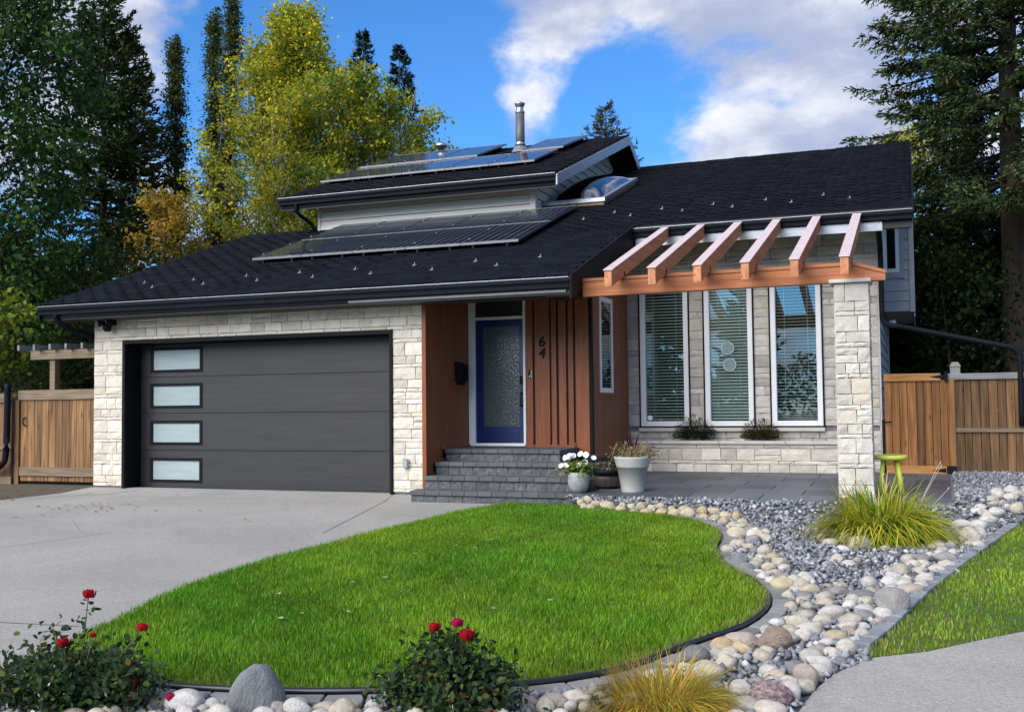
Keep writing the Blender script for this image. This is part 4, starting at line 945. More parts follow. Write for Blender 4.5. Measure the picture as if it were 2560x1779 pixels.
for k, xc_ in enumerate((-3.665, -3.09, -2.51, -1.92, -1.33, -.75)):
    x0, x1 = xc_ - .05, xc_ + .05; ya, yb = 12.97, 16.36; s = .32; zt = 3.005; zb = 2.785
    V = [(x0, ya, zb), (x1, ya, zb), (x1, yb, zb + s * (yb - ya) + .02), (x0, yb, zb + s * (yb - ya) + .02), (x0, ya, zt), (x1, ya, zt), (x1, yb, zt + s * (yb - ya)), (x0, yb, zt + s * (yb - ya))]
    rf = hexa('rafter', V, 'rafter', pg, bevel=.006)
    V = [(x0 - .012, ya - .015, zt), (x1 + .012, ya - .015, zt), (x1 + .012, yb, zt + s * (yb - ya)), (x0 - .012, yb, zt + s * (yb - ya))]
    V += [(x, y, z + .006) for x, y, z in V]; V[0:4] = [(x, y, z - .004) for x, y, z in V[0:4]]
    hexa('rafter_cap', V, 'rafter_cap', rf)
    for q in range(4):
        y = ya + .22 + q * .85; lathe('cap_screw', [(0, .012), (.012, .010), (.014, .002)], 'alum', rf, (xc_, y, zt + s * (y - ya)), 8)
    hexa('rafter_bracket', [(x1 + .001, 13.58, 2.99), (x1 + .006, 13.58, 2.99), (x1 + .006, 13.62, 2.99), (x1 + .001, 13.62, 2.99), (x1 + .001, 13.58, 3.06), (x1 + .006, 13.58, 3.06), (x1 + .006, 13.62, 3.06), (x1 + .001, 13.62, 3.06)], 'black', rf)

# ------------------------------------------------------------------ fences and gates
gate = thing('wooden_gate', (.05, 17.2, .12), 'orange-brown plank gate with black strap hinges right of the house', 'gate')
x = -.455
ws = [.10, .115, .115, .13, .11, .115, .115, .10, .12]
for w in ws:
    b = min(x + w, .55); box('plank', x + .003, b - .003, 17.20, 17.222, .17, 1.60, 'fence_new', gate, bevel=.003); x = b
box('gate_rail', -.46, .36, 17.172, 17.199, 1.585, 1.70, 'rail_new', gate, bevel=.004); box('gate_rail', -.45, .53, 17.172, 17.199, .165, .29, 'rail_new', gate, bevel=.004)
for z in (1.645, .225):
    mesh_obj('strap_hinge', [(.20, 17.168, z), (.40, 17.168, z - .035), (.40, 17.168, z + .035), (.20, 17.171, z), (.40, 17.171, z - .035), (.40, 17.171, z + .035)], [(0, 1, 2), (0, 3, 4, 1), (0, 2, 5, 3), (1, 4, 5, 2)], 'black', gate)
    box('hinge_leaf', .41, .55, 17.155, 17.170, z - .07, z + .07, 'black', gate) if z < 1 else box('hinge_leaf', .41, .46, 17.155, 17.170, z - .07, z + .07, 'black', gate)
tube('gate_latch', [(-.47, 17.17, .96), (-.36, 17.15, .965)], .010, 'black', gate)
box('hinge_post', -.50, -.46, 17.19, 17.26, .12, 1.0, 'black', gate)
fr = thing('plank_fence', (1.2, 17.25, .1), 'weathered plank fence with grey top rail beside the wooden gate', 'fence')
x = .565
while x < 6.0:
    w = random.choice([.10, .115, .125, .09]); dy = random.uniform(-.004, .004)
    box('plank', x + .003, x + w - .004, 17.235 + dy, 17.257 + dy, max(.12 - .07 * (x - .5), -.04), 1.60, 'fence_old', fr, bevel=.003); x += w
box('fence_rail', .46, 6.0, 17.20, 17.232, 1.595, 1.69, 'rail_grey', fr, bevel=.004); box('fence_rail', .56, 6.0, 17.205, 17.232, .80, .862, 'rail_old', fr, bevel=.004)
hexa('base_board', [(.56, 17.20, .10), (2.6, 17.20, -.12), (2.6, 17.23, -.12), (.56, 17.23, .10), (.56, 17.20, .20), (2.6, 17.20, -.02), (2.6, 17.23, -.02), (.56, 17.23, .20)], 'rail_old', fr); box('base_board', 2.6, 6.0, 17.20, 17.23, -.12, -.02, 'rail_old', fr)
pst = box('fence_post', .50, .645, 17.30, 17.44, .05, 1.80, 'rail_grey', fr, bevel=.01)
hexa('post_cap', [(.49, 17.29, 1.80), (.655, 17.29, 1.80), (.655, 17.45, 1.80), (.49, 17.45, 1.80), (.53, 17.33, 1.87), (.615, 17.33, 1.87), (.615, 17.41, 1.87), (.53, 17.41, 1.87)], 'rail_grey', fr)
# left gate, fence, arbour
lg = thing('side_gate', (-13.7, 13.95, 0), 'brown cedar board gate left of the garage pier', 'gate')
x = -14.58
while x < -12.80:
    b = min(x + .155, -12.76); box('plank', x + .003, b - .003, 13.94, 13.962, .06, 1.50, 'fence_old', lg, bevel=.003); x = b
box('gate_rail', -14.62, -12.74, 13.908, 13.938, 1.46, 1.63, 'rail_old', lg, bevel=.004); box('gate_rail', -14.58, -12.78, 13.908, 13.938, .15, .30, 'rail_old', lg, bevel=.004)
box('gate_stile', -14.68, -14.585, 13.90, 13.98, .0, 1.46, 'fence_old', lg, bevel=.004)
tube('gate_pull', smoothpath([(-14.46, 13.94, 1.16), (-14.47, 13.89, 1.13), (-14.47, 13.885, 1.06), (-14.46, 13.94, 1.0)], 4), .012, 'black', lg)
lf = thing('board_fence', (-15.4, 13.7, 0), 'brown board fence at far left with black drain pipe', 'fence')
x = -21.0
while x < -14.75:
    b = min(x + .16, -14.74); box('plank', x + .003, b - .003, 13.90, 13.922, .12, 1.44, 'fence_old', lf, bevel=.003); x = b
box('fence_rail', -21.0, -14.72, 13.865, 13.898, 1.42, 1.58, 'rail_old', lf, bevel=.004); box('fence_rail', -21.0, -14.72, 13.872, 13.898, .60, .67, 'rail_old', lf, bevel=.004); box('base_board', -21.0, -14.72, 13.872, 13.898, .0, .13, 'rail_old', lf, bevel=.004)
box('fence_post', -14.80, -14.70, 13.95, 14.05, 0, 1.55, 'rail_old', lf, bevel=.004)
dp = tube('drain_pipe', smoothpath([(-14.72, 13.78, 1.75), (-14.72, 13.78, 1.2), (-14.74, 13.78, .55), (-14.80, 13.76, .36), (-15.0, 13.72, .27), (-15.8, 13.66, .22)], 6), .055, 'gutter', lf)
ar = thing('timber_arbour', (-13.8, 15.0, 0), 'weathered timber arbour with flat joists behind the side gate', 'arbour')
box('beam', -14.75, -12.72, 14.30, 14.34, 2.18, 2.34, 'rail_old', ar, bevel=.005)
for x in np.arange(-14.9, -12.6, .36):
    hexa('joist', [(x, 14.15, 2.342), (x + .045, 14.15, 2.342), (x + .045, 16.6, 2.342), (x, 16.6, 2.342), (x, 14.15, 2.44), (x + .045, 14.15, 2.44), (x + .045, 16.6, 2.44), (x, 16.6, 2.44)], 'rail_grey', ar)
box('post', -14.35, -14.23, 14.35, 14.47, 0, 2.18, 'rail_old', ar, bevel=.005); box('post', -14.72, -14.62, 16.3, 16.4, 0, 2.34, 'rail_old', ar, bevel=.005)
shed = thing('storage_shed', (-13.9, 17.5, 0), 'dark shed wall in deep shade beyond the side gate', 'shed')
for k in range(12): box('shed_board', -15.2, -12.75, 17.2 + (k % 2) * .006, 17.26, .02 + k * .2, .215 + k * .2, 'soffit', shed)

# ------------------------------------------------------------------ rocks
def rock_mesh(seed, lump, flat):
    r_ = np.random.default_rng(seed); bm = bmesh.new(); bmesh.ops.create_icosphere(bm, subdivisions=3, radius=1)
    ks = r_.normal(size=(5, 3)) * 1.5; ph = r_.uniform(0, 6.28, 5); am = r_.uniform(.4, 1, 5) * lump
    pl_ = unit(r_.normal(size=(7, 3))); pd = r_.uniform(1 - flat, 1.0, 7)
    for v in bm.verts:
        p = np.array(v.co)
        s = 1 + sum(a * math.sin(float(k @ p) + f) for a, k, f in zip(am, ks, ph))
        p = p * s
        for n_, d_ in zip(pl_, pd):
            e = float(n_ @ p) - d_
            if e > 0: p = p - n_ * e * .85
        v.co = p
    me = bpy.data.meshes.new('river_rock'); bm.to_mesh(me); bm.free(); me.polygons.foreach_set('use_smooth', [True] * len(me.polygons)); return me
ROUND = [rock_mesh(100 + i, .085, .16) for i in range(12)]; ANG = [rock_mesh(200 + i, .12, .34) for i in range(10)]
_rm = {}
def where(x, y, r, label):
    sz = 'small ' if r < .055 else ('large ' if r > .082 else '')
    if 'front border' in label:
        w = 'left of the upright boulder' if x < -3.4 else ('between upright boulder and middle rose bush' if x < -2.5 else ('between middle rose bush and golden grass' if x < -1.5 else 'behind the golden grass tuft'))
        return sz + label.replace('in the front border below the black lawn edging', 'in front border ' + w)
    if 'along' in label: return sz + label + (', patio end' if y > 10.5 else (', midway' if y > 8.2 else ', sidewalk end'))
    if 'between lawn' in label: return sz + label + (', steps end' if x < -3.3 else ', far end from the steps')
    return sz + label
def rock(x, y, r, rh, kind, label, group, zf=bz, name='river_rock', angular=False, rz=None, sink=.55):
    base = random.choice(ANG if angular else ROUND); key = (base.name, kind)
    if key not in _rm:
        me = base.copy(); me.materials.clear(); me.materials.append(M['rock_' + kind]); _rm[key] = me
    o = bpy.data.objects.new(name, _rm[key]); r *= 1.06; rh *= 1.06; rh = min(max(rh, r * .55), r * 1.15)
    o.scale = (r, r * random.uniform(.70, .95), rh); o.rotation_euler = (random.uniform(-.2, .2), random.uniform(-.2, .2), rz if rz is not None else random.uniform(-.5, .5))
    o.location = (x, y, zf(x, y) + rh * sink); COL.objects.link(o)
    return tag(o, where(x, y, r / 1.06, label) if group else label, 'rock', group)
ROCKS_BED = [(-0.86,6.83,0.111,0.086,'pinkb'),(-1.06,6.81,0.096,0.056,'pink'),(-1.28,6.39,0.086,0.062,'grey'),(-0.75,5.67,0.113,0.081,'speck'),(-0.61,6.13,0.068,0.068,'pink'),(-0.67,5.80,0.065,0.065,'white'),(-0.93,5.83,0.066,0.048,'white'),(-0.87,5.57,0.078,0.046,'white'),(-0.46,7.57,0.089,0.050,'cream'),(-0.37,7.73,0.073,0.051,'grey'),(-0.18,8.05,0.117,0.094,'grey'),(-0.44,6.87,0.071,0.051,'cream'),(-0.61,6.72,0.074,0.037,'pink'),(-0.76,7.62,0.076,0.050,'cream'),(-0.67,8.22,0.072,0.057,'cream'),(-0.80,8.51,0.076,0.050,'yellow'),(-0.89,8.61,0.063,0.060,'cream'),(-1.03,8.62,0.098,0.063,'yellow'),(-1.52,9.63,0.085,0.057,'grey'),(-1.59,11.06,0.090,0.073,'cream'),(-1.77,11.09,0.097,0.065,'yellow'),(-1.99,12.33,0.054,0.077,'yellow'),(-1.67,10.46,0.069,0.057,'cream'),(-1.71,10.16,0.063,0.052,'cream'),(-1.42,9.33,0.072,0.038,'grey'),(-1.36,9.51,0.063,0.045,'cream'),(-1.23,9.37,0.055,0.045,'yellow'),(-1.16,9.17,0.054,0.034,'yellow'),(-1.38,9.87,0.065,0.036,'cream'),(-1.93,11.69,0.064,0.051,'white'),(-1.80,11.63,0.068,0.042,'cream'),(-0.69,10.97,0.099,0.075,'cream'),(-0.54,10.70,0.116,0.085,'cream'),(-0.61,11.45,0.141,0.133,'grey'),(-0.69,10.45,0.068,0.038,'white'),(-0.70,9.87,0.072,0.057,'cream'),(-0.59,9.74,0.064,0.039,'white'),(-0.53,9.84,0.043,0.043,'pink'),(-0.31,10.65,0.054,0.031,'white'),(-0.83,10.77,0.078,0.051,'cream'),(-0.94,11.16,0.049,0.040,'cream'),(-0.91,11.54,0.050,0.033,'cream'),(-0.79,11.22,0.065,0.049,'white'),(0.45,11.31,0.114,0.098,'cream'),(0.23,10.18,0.100,0.055,'grey'),(0.15,10.81,0.078,0.043,'cream'),(0.27,11.13,0.084,0.048,'white'),(0.17,10.23,0.059,0.044,'cream'),(0.42,12.24,0.097,0.057,'white'),(0.69,12.53,0.095,0.054,'white'),(0.65,12.96,0.075,0.047,'white'),(1.01,12.89,0.084,0.070,'cream'),(0.79,12.78,0.092,0.060,'white'),(1.01,13.53,0.078,0.044,'white'),(0.51,10.97,0.071,0.048,'white'),(-0.24,8.95,0.068,0.052,'white'),(-0.21,9.23,0.067,0.040,'white'),(-0.13,9.56,0.066,0.038,'cream'),(-0.01,9.52,0.076,0.038,'cream'),(-0.11,9.04,0.046,0.053,'cream'),(-0.22,8.73,0.073,0.032,'white'),(-0.08,8.70,0.095,0.038,'pink'),(-0.01,8.92,0.071,0.036,'white'),(0.03,9.18,0.073,0.050,'cream'),(0.13,9.64,0.077,0.045,'white'),(0.21,9.88,0.075,0.043,'cream'),(-0.30,8.50,0.053,0.037,'grey'),(-0.38,8.19,0.060,0.048,'cream'),(-0.38,7.99,0.064,0.038,'white'),(-0.26,7.81,0.074,0.046,'white'),(-0.28,7.57,0.053,0.042,'pink'),(-0.52,7.15,0.063,0.039,'yellow'),(-0.46,7.31,0.054,0.038,'yellow'),(-0.37,7.24,0.056,0.045,'cream'),(-0.57,6.98,0.062,0.031,'white'),(-0.41,7.06,0.042,0.031,'white'),(-0.51,6.70,0.054,0.035,'white'),(-0.55,6.44,0.081,0.041,'cream'),(-0.57,6.31,0.075,0.037,'white'),(-0.46,6.57,0.046,0.029,'grey'),(-0.93,7.39,0.060,0.038,'white'),(-0.97,7.18,0.048,0.032,'white'),(-0.87,7.51,0.047,0.033,'cream'),(-0.89,7.91,0.049,0.044,'cream'),(-0.77,7.98,0.053,0.035,'cream'),(-0.94,8.25,0.051,0.048,'cream'),(-0.83,8.15,0.057,0.033,'cream'),(-1.14,8.78,0.051,0.048,'white'),(-1.22,8.94,0.049,0.039,'white'),(-1.30,9.21,0.044,0.030,'white'),(-1.06,8.98,0.056,0.039,'grey'),(-0.79,6.13,0.071,0.032,'cream'),(-0.78,5.95,0.067,0.045,'white'),(-0.61,5.96,0.049,0.049,'cream'),(-1.10,6.44,0.072,0.043,'cream'),(-1.19,6.49,0.053,0.039,'white'),(-1.15,6.06,0.119,0.068,'cream'),(-1.28,6.14,0.056,0.032,'white'),(-0.71,8.69,0.057,0.032,'pink'),(-0.59,8.53,0.081,0.037,'grey'),(-0.60,8.79,0.058,0.026,'cream')]
ROCKS_FRONT = [(-3.13,4.87,0.076,0.036,'pink'),(-2.97,4.89,0.067,0.036,'cream'),(-2.86,4.97,0.060,0.024,'yellow'),(-2.74,5.01,0.055,0.036,'white'),(-2.06,5.26,0.055,0.031,'white'),(-1.97,5.30,0.043,0.033,'pink'),(-1.95,5.20,0.042,0.023,'cream'),(-3.56,4.80,0.025,0.025,'white'),(-3.90,4.68,0.070,0.033,'pink'),(-3.74,4.71,0.123,0.040,'white'),(-3.58,4.75,0.054,0.040,'white'),(-3.99,4.60,0.052,0.022,'cream'),(-3.90,4.59,0.047,0.018,'white'),(-3.62,4.69,0.057,0.018,'white'),(-4.63,4.38,0.027,0.015,'white'),(-2.06,5.25,0.055,0.033,'white'),(-1.97,5.30,0.049,0.033,'pink'),(-1.85,5.35,0.078,0.041,'pink'),(-1.73,5.43,0.082,0.037,'white'),(-1.74,5.31,0.036,0.032,'white'),(-1.95,5.22,0.044,0.024,'white'),(-1.67,5.33,0.036,0.028,'white'),(-1.63,5.50,0.045,0.033,'yellow'),(-1.58,5.45,0.037,0.025,'white'),(-1.35,6.04,0.053,0.027,'white'),(-1.40,5.89,0.083,0.052,'white'),(-1.18,6.16,0.067,0.040,'cream')]
ROCKS_TOP = [(-4.01,12.76,0.042,0.047,'yellow'),(-3.95,12.87,0.056,0.047,'yellow'),(-3.80,12.74,0.060,0.042,'yellow'),(-3.92,12.63,0.055,0.037,'yellow'),(-3.83,12.61,0.055,0.037,'yellow'),(-3.61,12.63,0.092,0.055,'yellow'),(-3.44,12.68,0.055,0.046,'yellow'),(-3.42,12.57,0.073,0.045,'yellow'),(-3.31,12.64,0.050,0.041,'yellow'),(-3.20,12.65,0.068,0.059,'yellow'),(-3.25,12.52,0.054,0.032,'yellow'),(-3.08,12.48,0.081,0.031,'yellow'),(-3.04,12.57,0.054,0.045,'yellow'),(-2.90,12.49,0.081,0.045,'yellow'),(-2.96,12.69,0.059,0.045,'yellow'),(-2.81,12.60,0.050,0.041,'yellow'),(-2.74,12.46,0.080,0.045,'yellow'),(-2.66,12.61,0.072,0.045,'yellow'),(-2.56,12.43,0.106,0.062,'yellow'),(-2.42,12.53,0.058,0.053,'yellow'),(-2.35,12.31,0.070,0.044,'yellow'),(-2.30,12.58,0.076,0.045,'yellow'),(-2.22,12.27,0.070,0.044,'yellow'),(-2.11,12.34,0.070,0.053,'yellow'),(-2.06,11.98,0.068,0.055,'yellow'),(-1.98,12.35,0.057,0.074,'yellow'),(-1.91,11.70,0.066,0.050,'yellow'),(-1.86,12.01,0.068,0.042,'yellow'),(-1.81,11.69,0.083,0.041,'yellow')]
CW = {'cream': 'cream rounded', 'white': 'pale whitish rounded', 'grey': 'grey rounded', 'pink': 'pinkish-brown rounded', 'yellow': 'yellow-tan rounded'}
SPECIAL = {(0): ('large pink-brown boulder in the gravel below the lawn corner', 'pinkb', 1), (3): ('largest purple-brown speckled rock by the sidewalk corner', 'speck', 1), (10): ('big grey mottled boulder against the right edging strip', 'grey', 1), (2): ('dark purple-grey boulder behind the yellow ornamental grass', 'grey', 0),
           (33): ('tall pale-grey pointed boulder in front of the green daylily clump', 'grey', 1), (32): ('tan wedge-shaped rock leaning below the tall pointed boulder', 'cream', 1), (18): ('dark blue-grey angular rock in the border beside the lawn bend', 'grey', 1), (17): ('large speckled yellow rock at the lawn curve', 'yellow', 1)}
placed = []
def seg(x, y):
    if -1.15 < x < -.25 and y > 9.4: return 'in the cluster beside the daylily clump'
    dr_ = min(math.hypot(x - a, y - b) for a, b in STRIP); dl_ = min(math.hypot(x - a, y - b) for a, b in LAWN_R)
    return 'along the right grey edging' if dr_ < dl_ else 'along the curved lawn edging'
for i, (x, y, r, rh, k) in enumerate(ROCKS_BED):
    placed.append((x, y, r))
    if i in SPECIAL:
        lb, kk, an = SPECIAL[i]; rock(x, y, r, rh * (1.25 if i == 33 else 1), kk, lb, None, angular=bool(an), name='boulder', sink=.6)
    else:
        sg = seg(x, y); rock(x, y, r, rh, k, '%s river rock %s' % (CW[k], sg), 'river rocks ' + sg, angular=random.random() < .45)
for x, y, r, rh, k in ROCKS_FRONT:
    placed.append((x, y, r)); rock(x, y, r, rh, k, '%s river rock in the front border below the black lawn edging' % CW[k], 'river rocks in the front border', angular=random.random() < .4)
for x, y, r, rh, k in ROCKS_TOP:
    placed.append((x, y, r)); rock(x, y, r, rh * 1.1, random.choice(['yellow', 'yellow', 'cream', 'white']) if False else 'yellow', 'yellow-tan rounded river rock between lawn and patio gravel', 'river rocks between lawn and patio', angular=random.random() < .35)
def fill(path, w0, w1, n, side, kinds, lab, grp, rr=(.045, .085), zf=bz):
    got = 0
    for _ in range(n * 12):
        if got >= n: break
        i = random.randrange(len(path) - 1); t = random.random(); (ax, ay), (bx, by) = path[i], path[i + 1]
        d = Vector((bx - ax, by - ay)).normalized(); nn = Vector((-d.y, d.x)) * side; o_ = random.uniform(w0, w1)
        x, y = ax + (bx - ax) * t + nn.x * o_, ay + (by - ay) * t + nn.y * o_; r = random.uniform(*rr)
        if any(math.hypot(x - a, y - b) < (r + c) * .80 for a, b, c in placed): continue
        placed.append((x, y, r)); k = random.choice(kinds); rock(x, y, r, r * random.uniform(.6, .85), k, '%s river rock %s' % (CW[k], lab), grp, zf=zf, angular=random.random() < .4); got += 1
fill(STRIP, .16, .48, 60, -1, ['cream', 'white', 'cream', 'white', 'cream', 'white', 'pink', 'grey'], 'along the right grey edging', 'river rocks along the right grey edging')
fill(LAWN_R[36:112], .20, .50, 34, 1, ['cream', 'white', 'cream', 'yellow', 'grey'], 'along the curved lawn edging', 'river rocks along the curved lawn edging')
fill(LAWN_R[112:], .20, .62, 60, 1, ['white', 'cream', 'white', 'pink', 'grey'], 'in the front border below the black lawn edging', 'river rocks in the front border', rr=(.04, .075))
fill([(-.30, 6.72), (-.48, 6.33), (-.56, 5.96), (-.60, 5.62), (-.60, 5.0)], .08, .34, 10, -1, ['white', 'cream', 'grey'], 'along the right grey edging', 'river rocks along the right grey edging')
# upright grey boulder at the front
bm = bmesh.new(); bmesh.ops.create_icosphere(bm, subdivisions=4, radius=1)
for v in bm.verts:
    p = v.co.copy(); k_ = 1 + .035 * math.sin(3 * p.x + 1) + .03 * math.sin(4 * p.z + 2 * p.y) + .012 * math.sin(11 * p.x + 7 * p.y + 3 * p.z)
    zz = p.z * k_; w_ = (1 - max(zz, -.2) ** 4 * .25) if zz > 0 else 1.04
    sx_ = math.copysign(abs(p.x) ** .8, p.x) * k_ * w_; sy_ = math.copysign(abs(p.y) ** .8, p.y) * k_
    if zz > .2 and sx_ > .35: zz -= (sx_ - .35) * .45 * (zz - .2)
    v.co = Vector((sx_ * .158, sy_ * .095, zz * .235))
me = bpy.data.meshes.new('upright_boulder'); bm.to_mesh(me); bm.free(); me.polygons.foreach_set('use_smooth', [True] * len(me.polygons)); me.materials.append(M['boulder_grey'])
o = bpy.data.objects.new('upright_boulder', me); o.location = (-3.34, 4.80, gz(0, 4.78) + .015); o.rotation_euler = (0, .04, .35); COL.objects.link(o); tag(o, 'upright slate-grey boulder at the front edge of the lawn', 'boulder')
# ------------------------------------------------------------------ gravel
def gravel(poly, n, zf, size, pal, name, label, holes=()):
    xs = [p[0] for p in poly]; ys_ = [p[1] for p in poly]
    X = rng.uniform(min(xs), max(xs), n); Y = rng.uniform(min(ys_), max(ys_), n); k = inside(poly, X, Y)
    for h in holes: k &= ~inside(h, X, Y)
    X, Y = X[k], Y[k]
    for path, dd in ((LAWN_R[8:], .15), (STRIP, .10)):
        e = np.array(path); m_ = np.full(len(X), 9.0)
        for q in range(len(e)): m_ = np.minimum(m_, np.hypot(X - e[q, 0], Y - e[q, 1]))
        X, Y = X[m_ > dd], Y[m_ > dd]
    n = len(X)
    base = np.array([(1, 0, 0), (-1, 0, 0), (0, 1, 0), (0, -1, 0), (0, 0, 1), (0, 0, -1)], float)
    F0 = np.array([(0, 2, 4), (2, 1, 4), (1, 3, 4), (3, 0, 4), (2, 0, 5), (1, 2, 5), (3, 1, 5), (0, 3, 5)])
    r = rng.uniform(size * .6, size * 1.35, n)
    V = base[None] * (1 + .45 * rng.uniform(-1, 1, (n, 6, 1))) + .35 * rng.uniform(-1, 1, (n, 6, 3))
    V = V * r[:, None, None] * np.array([1, 1, .75])
    a = rng.uniform(0, 6.28, n); c, s = np.cos(a), np.sin(a)
    V = np.stack([V[..., 0] * c[:, None] - V[..., 1] * s[:, None], V[..., 0] * s[:, None] + V[..., 1] * c[:, None], V[..., 2]], -1)
    Z = zf(X, Y) + r * .25 + rng.uniform(0, .022, n)
    V += np.stack([X, Y, Z], 1)[:, None]
    so = Soup(); so.add(V.reshape(-1, 3), (F0[None] + (np.arange(n) * 6)[:, None, None]).reshape(-1, 3), np.repeat(pick(pal, n, .20, .015), 6, 0))
    return tag(so.build(name, 'gravel'), label, 'gravel', kind='stuff')
GP = [(.15, .162, .182), (.21, .222, .245), (.11, .118, .135), (.27, .284, .306), (.175, .184, .20), (.36, .37, .385), (.24, .246, .255), (.20, .188, .178)]
PATIO_H = [(-4.2, 13.12), (.39, 13.12), (.50, 17.3), (-4.7, 17.3)]
gravel(BED, 52000, bzv, .026, GP, 'gravel', 'blue-grey crushed gravel filling the bed by the patio', holes=(PATIO_H, [(-4.2, 13.15), (-4.2, 14), (-7, 14), (-7, 13.15)]))

# ------------------------------------------------------------------ edging along lawns
def ring_pavers(path, w0, w1, step, mat, name, label, side, zf=gz, h=.055, zoff=.02):
    t = thing(name, (path[0][0], path[0][1], zf(*path[0])), label, 'edging')
    pts = [Vector((x, y)) for x, y in path]; acc_ = [0]
    for a, b in zip(pts[:-1], pts[1:]): acc_.append(acc_[-1] + (b - a).length)
    def at(s):
        for i in range(len(pts) - 1):
            if s <= acc_[i + 1] or i == len(pts) - 2:
                f = (s - acc_[i]) / max(acc_[i + 1] - acc_[i], 1e-6); d = (pts[i + 1] - pts[i]).normalized(); return pts[i] + (pts[i + 1] - pts[i]) * f, Vector((-d.y, d.x)) * side
    s = 0
    while s < acc_[-1] - .05:
        e = min(s + step * random.uniform(.95, 1.05), acc_[-1]); (p, n1_), (q, n2_) = at(s + .006), at(e - .006)
        c4 = [p + n1_ * w0, q + n2_ * w0, q + n2_ * w1, p + n1_ * w1]; dz = random.uniform(-.004, .004)
        hexa('edging_paver', [(c.x, c.y, zf(c.x, c.y) - .04) for c in c4] + [(c.x, c.y, zf(c.x, c.y) + zoff + dz) for c in c4], mat, t, bevel=.005); s = e
    return t
i0 = next(i for i, p in enumerate(LAWN_R) if p[1] < 12.0)
ring_pavers(LAWN_R[8:], .035, .155, .22, 'edger', 'lawn_edging', 'grey mowing-strip pavers curving round the main lawn', 1, zoff=.03)
ring_pavers(STRIP, .0, .105, .22, 'edger_blue', 'verge_edging', 'straight bluish-grey paver edging beside the right lawn', -1, zoff=.035)
tube_pts = [(x, y, gz(x, y) + .035) for x, y in LAWN_R[66:]]
tag(tube('plastic_edging', tube_pts, .021, 'poly', sides=8), 'black plastic tube edging along the front of the lawn', 'edging')

# ------------------------------------------------------------------ grass
def grass(poly, n, hgt, wid, pal, name, label, zf=gzv, lean=.35, edge=None):
    xs = [p[0] for p in poly]; ys_ = [p[1] for p in poly]
    X = rng.uniform(min(xs), max(xs), n); Y = rng.uniform(min(ys_), max(ys_), n); k = inside(poly, X, Y); X, Y = X[k], Y[k]; n = len(X)
    patch = np.sin(X * 2.3 + 1.1 * np.sin(Y * 1.7)) * np.sin(Y * 2.1 + X * .8) * .5 + np.sin(X * 6.1 + Y * 3.3) * np.sin(Y * 5.2 - X * 2.7) * .3 + .2 * np.sin(X * 13 + Y * 9) * np.sin(Y * 11 - X * 7)
    warm = np.clip(np.sin(X * 1.3 + 2.0 + 1.2 * np.sin(Y * .9)) * np.sin(Y * 1.1 + .6 * X) + .45 * np.sin(X * 3.7 + 1.9 * np.sin(Y * 2.3)) * np.sin(Y * 3.1 - 1.6 * np.sin(X * 2.9)), -1, 1)
    h = hgt * rng.uniform(.45, 1.35, n) * (1 + .28 * patch)
    a = rng.uniform(0, 2 * np.pi, n); ln = lean * rng.uniform(.1, 1.3, n)
    dx, dy = np.cos(a) * ln + .10 * patch + .16 * np.sin(9.3 * X + 2.2 * np.sin(3.7 * Y + 1.3 * X)) * np.sin(6.1 * Y + 2.5 * np.sin(2.9 * X)), np.sin(a) * ln + .05 + .16 * np.sin(7.7 * Y + 2.4 * np.sin(4.3 * X)) * np.sin(5.9 * X - 1.7 * np.sin(5.1 * Y))
    wa = rng.uniform(0, np.pi, n); wx, wy = np.cos(wa) * wid * .5, np.sin(wa) * wid * .5
    Z = zf(X, Y) + .006; O = np.stack([X, Y, Z], 1); Wv = np.stack([wx, wy, np.zeros(n)], 1)
    mid = O + np.stack([dx * h * .35, dy * h * .35, h * .55], 1); tip = O + np.stack([dx * h, dy * h, h * (1 - .25 * ln)], 1)
    V = np.stack([O - Wv, O + Wv, mid + Wv * .8, mid - Wv * .8, tip], 1).reshape(-1, 3)
    i = np.arange(n) * 5
    C = pick(pal, n, .18) * (1 + .30 * patch[:, None]); C = C * (1 + warm[:, None] * np.array([.32, .10, .14])); dry = rng.random(n) < .04; C[dry] = np.array([.34, .30, .12]) * rng.uniform(.7, 1.2, (dry.sum(), 1))
    if edge is not None:
        e = np.array(edge); d = np.full(n, 9.0)
        for q in range(0, len(e), 2): d = np.minimum(d, np.hypot(X - e[q, 0], Y - e[q, 1]))
        f = np.clip(1 - d / .14, 0, 1) * rng.uniform(.2, 1, n); C = C * (1 - f[:, None]) + np.array([.26, .22, .10]) * f[:, None]
    so = Soup(); Cv = np.repeat(np.clip(C, .01, .6), 5, 0)
    so.V.append(V); so.C.append(Cv); so.F.append(np.stack([i, i + 1, i + 2, i + 3], 1)); so.F.append(np.stack([i + 3, i + 2, i + 4], 1)); so.n = len(V)
    return tag(so.build(name, 'grass'), label, 'grass', kind='stuff')
GPAL = [(.118, .265, .009), (.165, .335, .014), (.074, .180, .006), (.27, .44, .045), (.135, .295, .010)]
grass(LAWN, 345000, .062, .0068, GPAL, 'grass', 'lush green lawn grass in the kidney-shaped front lawn', edge=LAWN_R[40:])
grass(RLAWN, 115000, .040, .0085, [(.17, .30, .018), (.22, .37, .028), (.13, .24, .014), (.30, .42, .06)], 'verge_grass', 'shorter green grass of the small lawn by the sidewalk', edge=STRIP)

